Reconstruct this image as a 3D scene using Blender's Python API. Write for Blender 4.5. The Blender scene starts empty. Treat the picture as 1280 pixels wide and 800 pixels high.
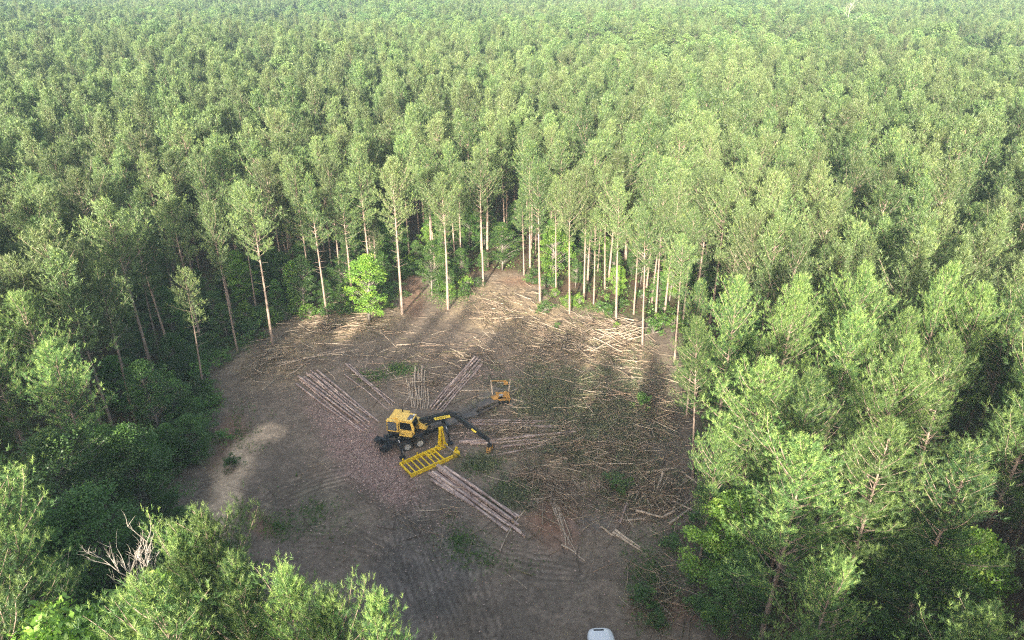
import bpy, bmesh, math, random
import numpy as np
from mathutils import Vector, Matrix, Quaternion
R = math.radians
scene = bpy.context.scene
COL = scene.collection

# ------------------------------------------------------------------ camera, sky, sun, exposure
CAM_H, PITCH, F = 42.0, R(27.0), 870.0
cam_d = bpy.data.cameras.new('camera'); cam = bpy.data.objects.new('camera', cam_d); COL.objects.link(cam)
cam.location = (0, 0, CAM_H); cam.rotation_euler = (R(90) - PITCH, 0, 0)
cam_d.sensor_width = 36; cam_d.lens = 36 * F / 1280; cam_d.clip_start = 0.5; cam_d.clip_end = 6000
scene.camera = cam
SUN_EL, SUN_AZ = R(18), R(14)            # light travels away from the camera, a little to the right
world = bpy.data.worlds.new('World'); scene.world = world; world.use_nodes = True
nt = world.node_tree; nt.nodes.clear()
sky = nt.nodes.new('ShaderNodeTexSky'); sky.sky_type = 'NISHITA'; sky.sun_disc = False
sky.sun_elevation = SUN_EL; sky.sun_rotation = math.pi + SUN_AZ; sky.air_density = 1.0; sky.dust_density = 4.0; sky.ozone_density = 0.5
bg = nt.nodes.new('ShaderNodeBackground'); bg.inputs[1].default_value = 0.15
wo = nt.nodes.new('ShaderNodeOutputWorld')
hz = nt.nodes.new('ShaderNodeHueSaturation'); hz.inputs['Saturation'].default_value = 0.72; nt.links.new(sky.outputs[0], hz.inputs['Color']); nt.links.new(hz.outputs[0], bg.inputs[0]); nt.links.new(bg.outputs[0], wo.inputs[0])
sl = bpy.data.lights.new('sun', 'SUN'); sl.energy = 5.0; sl.angle = R(1.0); sl.color = (1.0, 0.93, 0.78)
so = bpy.data.objects.new('sun', sl); COL.objects.link(so)
light_dir = Vector((math.sin(SUN_AZ) * math.cos(SUN_EL), math.cos(SUN_AZ) * math.cos(SUN_EL), -math.sin(SUN_EL)))
so.rotation_euler = light_dir.to_track_quat('-Z', 'Y').to_euler(); so.location = (-10, -40, 80)
scene.view_settings.view_transform = 'Standard'; scene.view_settings.look = 'None'
scene.view_settings.gamma = 1; scene.view_settings.use_curve_mapping = False
scene.view_settings.exposure = 1.6
scene.render.engine = 'CYCLES'
cy = scene.cycles
cy.max_bounces = 5; cy.diffuse_bounces = 3; cy.glossy_bounces = 2; cy.transmission_bounces = 3; cy.volume_bounces = 1
cy.transparent_max_bounces = 4; cy.caustics_reflective = False; cy.caustics_refractive = False
cy.use_denoising = False; cy.sample_clamp_indirect = 2.5; scene.cycles.filter_width = 1.2

# ------------------------------------------------------------------ projection helpers (photo pixels, 1280x800)
cp, sp_ = math.cos(PITCH), math.sin(PITCH)
def ray(u, v):
    a = (u - 640) / F; b = (v - 400) / F
    return Vector((a, cp - sp_ * b, -(sp_ + cp * b)))
def G(u, v, z=0.0):
    d = ray(u, v); t = (CAM_H - z) / -d.z
    return Vector((d.x * t, d.y * t, z))
def atY(u, v, Y):
    d = ray(u, v); t = Y / d.y
    return Vector((d.x * t, Y, CAM_H + d.z * t))
def P(x, y, z=0.0):
    dep = y * cp + (CAM_H - z) * sp_
    return 640 + F * x / dep, 400 + F * ((CAM_H - z) * cp - y * sp_) / dep, dep

# ------------------------------------------------------------------ scene helpers
def tag(o, label=None, cat=None, group=None, kind=None):
    if label: o['label'] = label
    if cat: o['category'] = cat
    if group: o['group'] = group
    if kind: o['kind'] = kind
    return o
def empty(name, loc=(0, 0, 0)):
    o = bpy.data.objects.new(name, None); COL.objects.link(o); o.location = loc; o.empty_display_size = 0.3
    return o
def mesh_np(name, verts, faces_flat, fs, mats, midx=None, attr=None, smooth=False):
    """fs: vertices per face (int) or array of counts"""
    me = bpy.data.meshes.new(name)
    verts = np.asarray(verts, dtype=np.float32).reshape(-1, 3)
    faces_flat = np.asarray(faces_flat, dtype=np.int32).ravel()
    if np.isscalar(fs): counts = np.full(len(faces_flat) // fs, fs, dtype=np.int32)
    else: counts = np.asarray(fs, dtype=np.int32)
    me.vertices.add(len(verts)); me.vertices.foreach_set('co', verts.ravel())
    me.loops.add(len(faces_flat)); me.loops.foreach_set('vertex_index', faces_flat)
    me.polygons.add(len(counts))
    st = np.concatenate(([0], np.cumsum(counts)[:-1])).astype(np.int32)
    me.polygons.foreach_set('loop_start', st); me.polygons.foreach_set('loop_total', counts)
    for m in mats: me.materials.append(m)
    if midx is not None: me.polygons.foreach_set('material_index', np.asarray(midx, dtype=np.int32))
    if smooth: me.polygons.foreach_set('use_smooth', np.ones(len(counts), dtype=bool))
    me.update(calc_edges=True)
    if attr is not None:
        a = me.color_attributes.new('tint', 'FLOAT_COLOR', 'POINT')
        attr = np.asarray(attr, dtype=np.float32)
        if attr.ndim == 1: attr = np.stack([attr] * 3, 1)
        full = np.concatenate([attr, np.ones((len(attr), 1), dtype=np.float32)], 1)
        a.data.foreach_set('color', full.ravel())
    return me
def link(name, me, parent=None):
    o = bpy.data.objects.new(name, me); COL.objects.link(o)
    if parent: o.parent = parent
    return o

class MB:
    """collects shapes for one part"""
    def __init__(s): s.v = []; s.f = []
    def add(s, vs, fs):
        b = len(s.v); s.v += [tuple(v) for v in vs]; s.f += [tuple(i + b for i in f) for f in fs]
    def box(s, c, d, rot=None, bev=0.0, taper=1.0):
        bm = bmesh.new(); bmesh.ops.create_cube(bm, size=1)
        for v in bm.verts:
            k = taper if v.co.z > 0 else 1.0
            v.co = Vector((v.co.x * d[0] * k, v.co.y * d[1] * k, v.co.z * d[2]))
        if bev > 0: bmesh.ops.bevel(bm, geom=list(bm.edges), offset=min(bev, 0.45 * min(d)), segments=2, affect='EDGES', profile=0.5)
        M = Matrix.Translation(Vector(c)) @ (rot.to_4x4() if rot is not None else Matrix.Identity(4))
        bm.verts.index_update()
        s.add([M @ v.co for v in bm.verts], [[v.index for v in f.verts] for f in bm.faces]); bm.free()
    def beam(s, a, b, w, h, bev=0.01):
        a, b = Vector(a), Vector(b); d = b - a; L = d.length; x = d.normalized()
        up = Vector((0, 0, 1)) if abs(x.z) < 0.95 else Vector((0, 1, 0))
        y = up.cross(x).normalized(); z = x.cross(y)
        s.box((a + b) / 2, (L, w, h), Matrix((x, y, z)).transposed(), bev)
    def tube(s, pts, rs, n=8, caps=True):
        pts = [Vector(p) for p in pts]
        if not hasattr(rs, '__len__'): rs = [rs] * len(pts)
        vs = []; fs = []; prev = None
        for i, p in enumerate(pts):
            d = (pts[min(i + 1, len(pts) - 1)] - pts[max(i - 1, 0)]).normalized()
            if prev is None:
                a = Vector((0, 0, 1)) if abs(d.z) < 0.9 else Vector((1, 0, 0))
                x = d.cross(a).normalized()
            else: x = (prev - d * prev.dot(d)).normalized()
            prev = x; y = d.cross(x)
            for k in range(n):
                t = 2 * math.pi * k / n; vs.append(p + (x * math.cos(t) + y * math.sin(t)) * rs[i])
        for i in range(len(pts) - 1):
            for k in range(n):
                a = i * n + k; b = i * n + (k + 1) % n; fs.append((a, b, b + n, a + n))
        if caps: fs.append(tuple(range(n - 1, -1, -1))); fs.append(tuple(range((len(pts) - 1) * n, len(pts) * n)))
        s.add(vs, fs)
    def lathe(s, prof, M, n=24):
        vs = []; fs = []
        for (x, r) in prof:
            for k in range(n):
                t = 2 * math.pi * k / n; vs.append(M @ Vector((x, r * math.cos(t), r * math.sin(t))))
        m = len(prof)
        for i in range(m - 1):
            for k in range(n):
                a = i * n + k; b = i * n + (k + 1) % n; fs.append((a, b, b + n, a + n))
        fs.append(tuple(range(n - 1, -1, -1))); fs.append(tuple(range((m - 1) * n, m * n)))
        s.add(vs, fs)
    def prism(s, prof, y0, y1, M=None):
        """profile in x,z extruded along y"""
        n = len(prof); vs = [Vector((p[0], y0, p[1])) for p in prof] + [Vector((p[0], y1, p[1])) for p in prof]
        if M is not None: vs = [M @ v for v in vs]
        fs = [tuple(range(n)), tuple(range(2 * n - 1, n - 1, -1))] + [((i + 1) % n, i, i + n, (i + 1) % n + n) for i in range(n)]
        s.add(vs, fs)
    def build(s, name, mat, parent=None, smooth=False, bevel=0):
        me = bpy.data.meshes.new(name); me.from_pydata(s.v, [], s.f); me.materials.append(mat); me.update()
        bm = bmesh.new(); bm.from_mesh(me); bmesh.ops.recalc_face_normals(bm, faces=bm.faces); bm.to_mesh(me); bm.free()
        if smooth: me.polygons.foreach_set('use_smooth', np.ones(len(me.polygons), dtype=bool))
        return link(name, me, parent)

# ------------------------------------------------------------------ materials
def new_mat(name):
    m = bpy.data.materials.new(name); m.use_nodes = True; t = m.node_tree; t.nodes.clear()
    out = t.nodes.new('ShaderNodeOutputMaterial'); return m, t, out
def N(t, typ, **kw):
    n = t.nodes.new(typ)
    for k, v in kw.items():
        if k.startswith('i_'):
            key = k[2:]; key = int(key) if key.isdigit() else key.replace('_', ' ')
            n.inputs[key].default_value = v
        else: setattr(n, k, v)
    return n
def mixc(t, fac, a, b, typ='MIX'):
    n = t.nodes.new('ShaderNodeMix'); n.data_type = 'RGBA'; n.blend_type = typ; n.clamp_factor = True
    for i, x in ((0, fac), (6, a), (7, b)):
        if hasattr(x, 'is_output') or isinstance(x, bpy.types.NodeSocket): t.links.new(x, n.inputs[i])
        elif isinstance(x, (int, float)): n.inputs[i].default_value = x
        else: n.inputs[i].default_value = (*x, 1)
    return n.outputs[2]
def ramp(t, src, lo, hi):
    n = t.nodes.new('ShaderNodeMapRange'); n.inputs['From Min'].default_value = lo; n.inputs['From Max'].default_value = hi
    t.links.new(src, n.inputs['Value']); return n.outputs[0]
def noise(t, scale, detail=3, coord=None, rough=0.6):
    n = N(t, 'ShaderNodeTexNoise', i_Scale=scale, i_Detail=detail, i_Roughness=rough)
    if coord is not None: t.links.new(coord, n.inputs['Vector'])
    return n.outputs['Fac']
def foliage_mat(name, dark, light, tip, var=(0.20, 0.15, 0.06), trans=0.24):
    m, t, out = new_mat(name)
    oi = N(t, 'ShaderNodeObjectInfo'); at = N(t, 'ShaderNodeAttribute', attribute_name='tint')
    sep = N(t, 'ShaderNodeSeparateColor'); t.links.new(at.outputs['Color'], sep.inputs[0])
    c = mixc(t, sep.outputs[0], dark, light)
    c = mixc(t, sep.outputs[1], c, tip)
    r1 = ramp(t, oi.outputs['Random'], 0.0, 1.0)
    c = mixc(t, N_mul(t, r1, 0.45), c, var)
    # brightness variation by tree
    mm = t.nodes.new('ShaderNodeMath'); mm.operation = 'MULTIPLY'; mm.inputs[1].default_value = 7.31; t.links.new(oi.outputs['Random'], mm.inputs[0])
    fr = t.nodes.new('ShaderNodeMath'); fr.operation = 'FRACT'; t.links.new(mm.outputs[0], fr.inputs[0])
    hs = N(t, 'ShaderNodeHueSaturation'); t.links.new(c, hs.inputs['Color'])
    mr = t.nodes.new('ShaderNodeMapRange'); mr.inputs['To Min'].default_value = 0.62; mr.inputs['To Max'].default_value = 1.30
    t.links.new(fr.outputs[0], mr.inputs[0]); t.links.new(mr.outputs[0], hs.inputs['Value'])
    d = N(t, 'ShaderNodeBsdfDiffuse'); tr = N(t, 'ShaderNodeBsdfTranslucent'); gl = N(t, 'ShaderNodeBsdfGlossy', i_Roughness=0.5)
    gl.inputs['Color'].default_value = (1, 1, 1, 1)
    t.links.new(hs.outputs[0], d.inputs[0]); t.links.new(hs.outputs[0], tr.inputs[0])
    a = N(t, 'ShaderNodeMixShader', i_0=trans); t.links.new(d.outputs[0], a.inputs[1]); t.links.new(tr.outputs[0], a.inputs[2])
    b = N(t, 'ShaderNodeMixShader', i_0=0.04); t.links.new(a.outputs[0], b.inputs[1]); t.links.new(gl.outputs[0], b.inputs[2])
    t.links.new(b.outputs[0], out.inputs[0]); return m
def N_mul(t, s, k):
    n = t.nodes.new('ShaderNodeMath'); n.operation = 'MULTIPLY'; n.inputs[1].default_value = k; t.links.new(s, n.inputs[0]); return n.outputs[0]
def bark_mat(name, a, b, scale=6):
    m, t, out = new_mat(name)
    tc = N(t, 'ShaderNodeTexCoord'); mp = N(t, 'ShaderNodeMapping'); mp.inputs['Scale'].default_value = (1, 1, 0.25)
    t.links.new(tc.outputs['Object'], mp.inputs[0])
    nf = noise(t, scale, 5, mp.outputs[0], 0.7)
    c = mixc(t, ramp(t, nf, 0.35, 0.65), a, b)
    p = N(t, 'ShaderNodeBsdfPrincipled', i_Roughness=0.95); p.inputs['Specular IOR Level'].default_value = 0.1
    t.links.new(c, p.inputs['Base Color'])
    bp = N(t, 'ShaderNodeBump', i_Strength=0.6, i_Distance=0.03); t.links.new(nf, bp.inputs['Height']); t.links.new(bp.outputs[0], p.inputs['Normal'])
    t.links.new(p.outputs[0], out.inputs[0]); return m
def attr_mat(name, nscale=25, lo=0.6, hi=1.25, rough=0.95):
    m, t, out = new_mat(name)
    at = N(t, 'ShaderNodeAttribute', attribute_name='tint'); tc = N(t, 'ShaderNodeTexCoord')
    nf = noise(t, nscale, 3, tc.outputs['Object'])
    mr = t.nodes.new('ShaderNodeMapRange'); mr.inputs['From Min'].default_value = 0.3; mr.inputs['From Max'].default_value = 0.7
    mr.inputs['To Min'].default_value = lo; mr.inputs['To Max'].default_value = hi; t.links.new(nf, mr.inputs[0])
    vm = t.nodes.new('ShaderNodeVectorMath'); vm.operation = 'SCALE'; t.links.new(at.outputs['Color'], vm.inputs[0]); t.links.new(mr.outputs[0], vm.inputs['Scale'])
    p = N(t, 'ShaderNodeBsdfPrincipled', i_Roughness=rough); p.inputs['Specular IOR Level'].default_value = 0.1
    t.links.new(vm.outputs[0], p.inputs['Base Color']); t.links.new(p.outputs[0], out.inputs[0]); return m
def paint(name, col, rough=0.45, metal=0.0, dirt=(0.16, 0.12, 0.09), amount=0.5, scale=2.5, spec=0.5):
    m, t, out = new_mat(name)
    tc = N(t, 'ShaderNodeTexCoord'); nf = noise(t, scale, 6, tc.outputs['Object'], 0.7); n2 = noise(t, scale * 9, 3, tc.outputs['Object'])
    c = mixc(t, N_mul(t, ramp(t, nf, 0.48, 0.72), amount), col, dirt)
    c = mixc(t, N_mul(t, ramp(t, n2, 0.55, 0.8), amount * 0.2), c, dirt)
    p = N(t, 'ShaderNodeBsdfPrincipled', i_Roughness=rough, i_Metallic=metal); p.inputs['Specular IOR Level'].default_value = spec
    t.links.new(c, p.inputs['Base Color']); t.links.new(p.outputs[0], out.inputs[0]); return m

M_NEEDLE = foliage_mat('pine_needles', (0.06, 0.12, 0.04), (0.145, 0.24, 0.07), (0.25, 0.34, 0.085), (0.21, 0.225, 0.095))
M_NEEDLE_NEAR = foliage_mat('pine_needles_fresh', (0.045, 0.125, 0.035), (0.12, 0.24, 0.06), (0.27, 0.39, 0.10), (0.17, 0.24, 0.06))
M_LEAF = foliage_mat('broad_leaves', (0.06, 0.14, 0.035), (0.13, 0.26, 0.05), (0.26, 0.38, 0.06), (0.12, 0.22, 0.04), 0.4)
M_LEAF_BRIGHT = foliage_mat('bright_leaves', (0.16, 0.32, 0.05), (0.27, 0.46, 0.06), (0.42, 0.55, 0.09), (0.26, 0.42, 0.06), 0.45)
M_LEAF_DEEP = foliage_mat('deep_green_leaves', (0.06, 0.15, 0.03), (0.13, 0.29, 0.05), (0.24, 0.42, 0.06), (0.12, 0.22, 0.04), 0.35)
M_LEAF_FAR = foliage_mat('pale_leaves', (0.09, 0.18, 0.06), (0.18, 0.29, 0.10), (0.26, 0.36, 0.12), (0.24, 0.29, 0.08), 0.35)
M_SLASHG = foliage_mat('cut_needles', (0.10, 0.12, 0.07), (0.20, 0.23, 0.12), (0.34, 0.35, 0.17), (0.22, 0.21, 0.13), 0.15)
M_BARK = bark_mat('pine_bark', (0.20, 0.145, 0.115), (0.42, 0.32, 0.26))
M_BARK_GREY = bark_mat('grey_bark', (0.16, 0.13, 0.11), (0.34, 0.30, 0.26))
M_DEAD = bark_mat('bleached_wood', (0.36, 0.31, 0.27), (0.55, 0.49, 0.43))

# ------------------------------------------------------------------ foliage geometry
def blades(pos, dirs, length, width, n, rng, spread=0.9, mid=True):
    """n narrow blades round every tuft: pos (k,3), dirs (k,3) unit, length (k,)"""
    k = len(pos)
    pos = np.repeat(pos, n, 0); ax = np.repeat(dirs, n, 0); L = np.repeat(length, n) * rng.uniform(0.75, 1.15, k * n)
    rnd = rng.normal(size=(k * n, 3)); rnd /= np.linalg.norm(rnd, axis=1)[:, None] + 1e-9
    d = ax + rnd * spread; d /= np.linalg.norm(d, axis=1)[:, None] + 1e-9
    base = pos + ax * (np.repeat(length, n) * rng.uniform(-0.9, 0.55, k * n))[:, None]
    side = np.cross(d, rng.normal(size=(k * n, 3))); side /= np.linalg.norm(side, axis=1)[:, None] + 1e-9
    W = width * rng.uniform(0.7, 1.3, k * n)
    v = np.empty((k * n, 3, 3))
    v[:, 0] = base - side * W[:, None] * 0.5; v[:, 1] = base + side * W[:, None] * 0.5; v[:, 2] = base + d * L[:, None]
    return v.reshape(-1, 3)
def leafquads(pos, size, rng, flat=0.5):
    k = len(pos)
    n = rng.normal(size=(k, 3)); n[:, 2] = np.abs(n[:, 2]) + flat; n /= np.linalg.norm(n, axis=1)[:, None]
    a = np.cross(n, rng.normal(size=(k, 3))); a /= np.linalg.norm(a, axis=1)[:, None]; b = np.cross(n, a)
    s = size * rng.uniform(0.6, 1.3, k)
    v = np.empty((k, 4, 3))
    v[:, 0] = pos - a * s[:, None] * 0.55; v[:, 1] = pos + b * s[:, None] * 0.32 - n * s[:, None] * 0.08
    v[:, 2] = pos + a * s[:, None] * 0.55; v[:, 3] = pos - b * s[:, None] * 0.32 - n * s[:, None] * 0.08
    return v.reshape(-1, 3)

def pine_geo(seed, H=20.0, cb=0.48, Rc=2.9, r0=0.17, dens=1.0, nb=9, tl=0.27, tw=0.035, stubs=8, droop=0.0, tipbias=0.5, thin=0.0, pom=1.0):
    """returns (trunk MB, crown verts, crown tint)"""
    rnd = random.Random(seed); rng = np.random.default_rng(seed)
    tm = MB()
    ph = rnd.uniform(0, 6.28); amp = rnd.uniform(0.05, 0.22)
    def tp(z):
        u = z / H; return Vector((amp * math.sin(ph + u * 4.2) * u, amp * math.cos(ph * 1.7 + u * 3.4) * u, z))
    zs = [0, 0.3, 1.5] + [H * i / 9 for i in range(1, 10)]
    zs = sorted(zs); tm.tube([tp(z) for z in zs], [r0 * 1.25 if z == 0 else r0 * (1 - 0.88 * z / H) for z in zs], 7)
    pos = []; dr = []; ln = []; tint = []
    z0 = H * cb; CL = H - z0; z = z0; golden = rnd.uniform(0, 6.28)
    lop = rnd.uniform(0, 6.28); lopa = rnd.uniform(0.1, 0.38); peak = rnd.uniform(0.14, 0.26)
    while z < H - 0.35:
        u = (z - z0) / CL
        nbr = rnd.choice([2, 3, 3, 4]) if u > 0.12 else rnd.choice([1, 2, 2])
        if rnd.random() < thin: nbr = max(1, nbr - 1)
        golden += 1.1 + rnd.random()
        for i in range(nbr):
            az = golden + 6.283 * i / nbr + rnd.uniform(-0.45, 0.45)
            prof = math.sin(math.pi * (peak + (0.985 - peak) * u)) ** 0.98 * (1 + 0.22 * math.sin(9 * u + ph) + 0.2 * math.sin(2 * az + 5 * u + ph))
            L = Rc * prof * rnd.uniform(0.5, 1.2) * (1 + lopa * math.cos(az - lop)) + 0.35
            el = R(14 + 46 * u ** 1.3 + rnd.uniform(-14, 18)) - droop
            p = tp(z); d = Vector((math.cos(az) * math.cos(el), math.sin(az) * math.cos(el), math.sin(el)))
            pts = [p.copy()]; nseg = max(3, int(L / 0.5)); st = L / nseg
            for s in range(nseg):
                d = (d + Vector((rnd.uniform(-.12, .12), rnd.uniform(-.12, .12), 0.07 + rnd.uniform(-.06, .1)))).normalized()
                p = p + d * st; pts.append(p.copy())
            rb = 0.018 + 0.009 * L
            tm.tube(pts, [rb * (1 - 0.8 * j / nseg) for j in range(nseg + 1)], 3, caps=False)
            # twigs carrying needle tufts
            step = 0.30 / dens; s = L * (0.24 if u < 0.4 else 0.12)
            side = 1
            while s <= L + 0.01:
                f = s / L * nseg; j = min(int(f), nseg - 1); q = pts[j].lerp(pts[j + 1], f - j)
                bd = (pts[j + 1] - pts[j]).normalized()
                lat = bd.cross(Vector((0, 0, 1))).normalized() * side; side = -side
                tlw = (0.30 + 0.55 * (1 - s / L)) * rnd.uniform(0.5, 1.35) * min(1.0, 0.5 + L / 3)
                if s > L - step: td = bd.copy(); tlw = 0.3
                else: td = (lat * rnd.uniform(.5, 1.2) + bd * rnd.uniform(0.1, 0.9) + Vector((0, 0, rnd.uniform(-0.45, 0.9)))).normalized()
                nt_ = max(1, int(round(tlw / 0.2)))
                for m in range(nt_):
                    w = (m + 0.6) / nt_; tpnt = q + td * (tlw * w) + Vector((rnd.uniform(-.05, .05), rnd.uniform(-.05, .05), rnd.uniform(-.03, .06)))
                    pos.append(tpnt); e = (td * 0.7 + Vector((0, 0, 0.75 + 0.3 * rnd.random()))).normalized(); dr.append(e)
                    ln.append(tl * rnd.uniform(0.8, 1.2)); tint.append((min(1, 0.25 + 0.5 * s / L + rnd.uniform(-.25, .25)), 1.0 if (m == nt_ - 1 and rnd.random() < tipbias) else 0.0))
                s += step * rnd.uniform(0.75, 1.25)
            for m in range(int((5 + 3 * L) * dens * pom)):          # rounded clump of shoots at the branch end
                o = Vector((rnd.gauss(0, 1), rnd.gauss(0, 1), rnd.gauss(0, .8))); o = o.normalized() * rnd.random() ** .4 * (0.28 + 0.13 * L)
                pos.append(pts[-1] - (pts[-1] - pts[-2]) * rnd.uniform(0, 1.6) + o); dr.append((o.normalized() * .7 + Vector((0, 0, .9))).normalized()); ln.append(tl * rnd.uniform(.75, 1.15))
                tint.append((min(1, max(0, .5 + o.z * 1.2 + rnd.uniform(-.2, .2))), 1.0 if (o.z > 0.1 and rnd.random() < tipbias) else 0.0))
        z += rnd.uniform(0.26, 0.52) / (dens ** 0.5) * (1.0 if u < 0.8 else 0.7)
    pos.append(tp(H)); dr.append(Vector((0, 0, 1))); ln.append(tl * 1.4); tint.append((1, 1))
    for i in range(stubs):      # dead stubs under the crown
        zz = rnd.uniform(z0 * 0.62, z0); az = rnd.uniform(0, 6.28); L = rnd.uniform(0.3, 1.4)
        p = tp(zz); tm.tube([p, p + Vector((math.cos(az) * L, math.sin(az) * L, rnd.uniform(-.1, .4) * L))], [0.022, 0.006], 3, caps=False)
    pos = np.array([tuple(p) for p in pos]); dr = np.array([tuple(p) for p in dr]); ln = np.array(ln); tint = np.array(tint)
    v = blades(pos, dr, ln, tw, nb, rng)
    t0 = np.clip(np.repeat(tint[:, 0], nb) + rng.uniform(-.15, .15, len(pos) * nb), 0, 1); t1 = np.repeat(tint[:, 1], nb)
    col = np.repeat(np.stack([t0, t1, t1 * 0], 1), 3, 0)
    return tm, v, col

def broad_geo(seed, H=11.0, Rc=3.0, cb=0.25, r0=0.14, nclump=70, per=90, size=0.16, gap=0.5):
    rnd = random.Random(seed); rng = np.random.default_rng(seed)
    tm = MB(); top = Vector((rnd.uniform(-.4, .4), rnd.uniform(-.4, .4), H * 0.86))
    mid = Vector((rnd.uniform(-.25, .25), rnd.uniform(-.25, .25), H * 0.45))
    tm.tube([(0, 0, 0), mid * 0.5, mid, top * 0.75, top], [r0 * 1.2, r0 * 0.95, r0 * 0.7, r0 * 0.4, 0.02], 6)
    pos = []; tint = []
    for i in range(nclump):
        u = rnd.random() ** 0.8; zc = H * (cb + (1 - cb) * u * 0.96)
        prof = math.sin(math.pi * min(1, 0.16 + 0.84 * u) ** 1.1) ** 0.6
        az = rnd.uniform(0, 6.283); rr = Rc * prof * rnd.uniform(0.35, 1.05) * (0.8 + 0.25 * math.sin(3 * az + seed))
        c = Vector((math.cos(az) * rr, math.sin(az) * rr, zc))
        o = mid.lerp(top, min(1, max(0, (zc / H - 0.4) / 0.5))) * 1.0; o.z = max(H * 0.12, zc - rr * 0.6 - 0.4)
        o.x *= 0.7; o.y *= 0.7
        tm.tube([o, o.lerp(c, 0.55) + Vector((0, 0, 0.12 * rr)), c], [0.035 + 0.008 * rr, 0.025, 0.008], 3, caps=False)
        cr = rnd.uniform(0.35, 0.85) * (Rc / 3) ** 0.5
        n = int(per * rnd.uniform(0.6, 1.3))
        q = rng.normal(size=(n, 3)); q /= np.linalg.norm(q, axis=1)[:, None]; q *= (rng.uniform(0.15, 1, n) ** 0.55)[:, None] * cr
        q[:, 2] *= 0.62; pos.append(q + np.array(c)); b = rnd.uniform(0, 1); hi = 1.0 if rnd.random() < 0.25 else 0
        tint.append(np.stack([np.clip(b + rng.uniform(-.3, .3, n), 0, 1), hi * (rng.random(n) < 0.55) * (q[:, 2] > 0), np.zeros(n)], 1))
    pos = np.concatenate(pos); tint = np.concatenate(tint)
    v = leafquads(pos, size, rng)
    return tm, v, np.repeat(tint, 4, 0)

def crown_mesh(name, v, col, k, mat):
    return mesh_np(name, v, np.arange(len(v)), k, [mat], attr=col)
def trunk_mesh(name, mb, mat):
    me = bpy.data.meshes.new(name); me.from_pydata(mb.v, [], mb.f); me.materials.append(mat)
    me.polygons.foreach_set('use_smooth', np.ones(len(me.polygons), dtype=bool)); me.update(); return me

PROTO = {}
def make_proto(key, kind, mat, H, bark=None, **kw):
    if kind == 'pine': tm, v, c = pine_geo(H=H, **kw); k = 3
    else: tm, v, c = broad_geo(H=H, **kw); k = 4
    PROTO[key] = (trunk_mesh('trunk', tm, bark or M_BARK), crown_mesh('crown', v, c, k, mat), H)
# interior pines, edge pines with high crowns, slim edge pines, close pines with fine tufts
for i in range(8): make_proto(('stand', i), 'pine', M_NEEDLE, 20.0, seed=100 + i, cb=0.34 + 0.02 * i, Rc=2.5 + 0.22 * (i % 5), dens=1.0, nb=9, tw=0.042, tipbias=0.2)
for i in range(4): make_proto(('edge', i), 'pine', M_NEEDLE, 20.0, seed=140 + i, cb=0.50 + 0.02 * i, Rc=2.7 + 0.25 * i, dens=1.1, nb=9, tw=0.040, tipbias=0.25, stubs=14, thin=0.2, r0=0.19)
for i in range(2): make_proto(('slim', i), 'pine', M_NEEDLE, 14.0, seed=160 + i, cb=0.60, Rc=1.5, dens=1.0, nb=8, tw=0.035, stubs=10, r0=0.13)
for i in range(5): make_proto(('near', i), 'pine', M_NEEDLE_NEAR, 20.0, seed=180 + i, cb=0.30 + 0.04 * i, Rc=3.2 + 0.25 * (i % 4), dens=1.25, pom=.75, nb=18, tl=0.23, tw=0.0175, tipbias=0.75, r0=0.20)
for i in range(3): make_proto(('leafy', i), 'broad', M_LEAF, 11.0, M_BARK_GREY, seed=200 + i, Rc=3.0 + .3 * i, nclump=150, per=130, size=0.135)
for i in range(2): make_proto(('bright', i), 'broad', M_LEAF_BRIGHT, 8.0, M_BARK_GREY, seed=220 + i, Rc=2.2, cb=0.16, nclump=110, per=110, size=0.14)
for i in range(3): make_proto(('deep', i), 'broad', M_LEAF_DEEP, 10.0, M_BARK_GREY, seed=230 + i, Rc=3.0, cb=0.12, nclump=160, per=120, size=0.13)
for i in range(3): make_proto(('bush', i), 'broad', (M_LEAF, M_LEAF_BRIGHT, M_LEAF_DEEP)[i], 2.2, M_BARK_GREY, seed=240 + i, Rc=1.5, cb=0.08, r0=0.04, nclump=26, per=60, size=0.15)
for i in range(3): make_proto(('round', i), 'broad', M_LEAF_FAR, 17.0, M_BARK_GREY, seed=250 + i, Rc=5.0, cb=0.3, nclump=240, per=34, size=0.40)

def place_tree(key, name, base, top=None, height=None, label=None, cat='tree', group=None, wide=1.0):
    tme, cme, H = PROTO[key]
    base = Vector(base)
    if top is None: top = base + Vector((0, 0, height))
    ax = Vector(top) - base; s = ax.length / H
    r = empty(name, base)
    q = Vector((0, 0, 1)).rotation_difference(ax.normalized())
    r.rotation_mode = 'QUATERNION'; r.rotation_quaternion = q @ Quaternion((0, 0, 1), random.uniform(0, 6.283))
    r.scale = (s * wide, s * wide, s)
    tag(r, label, cat, group)
    link('trunk', tme, r); link('crown', cme, r)
    return r

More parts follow.
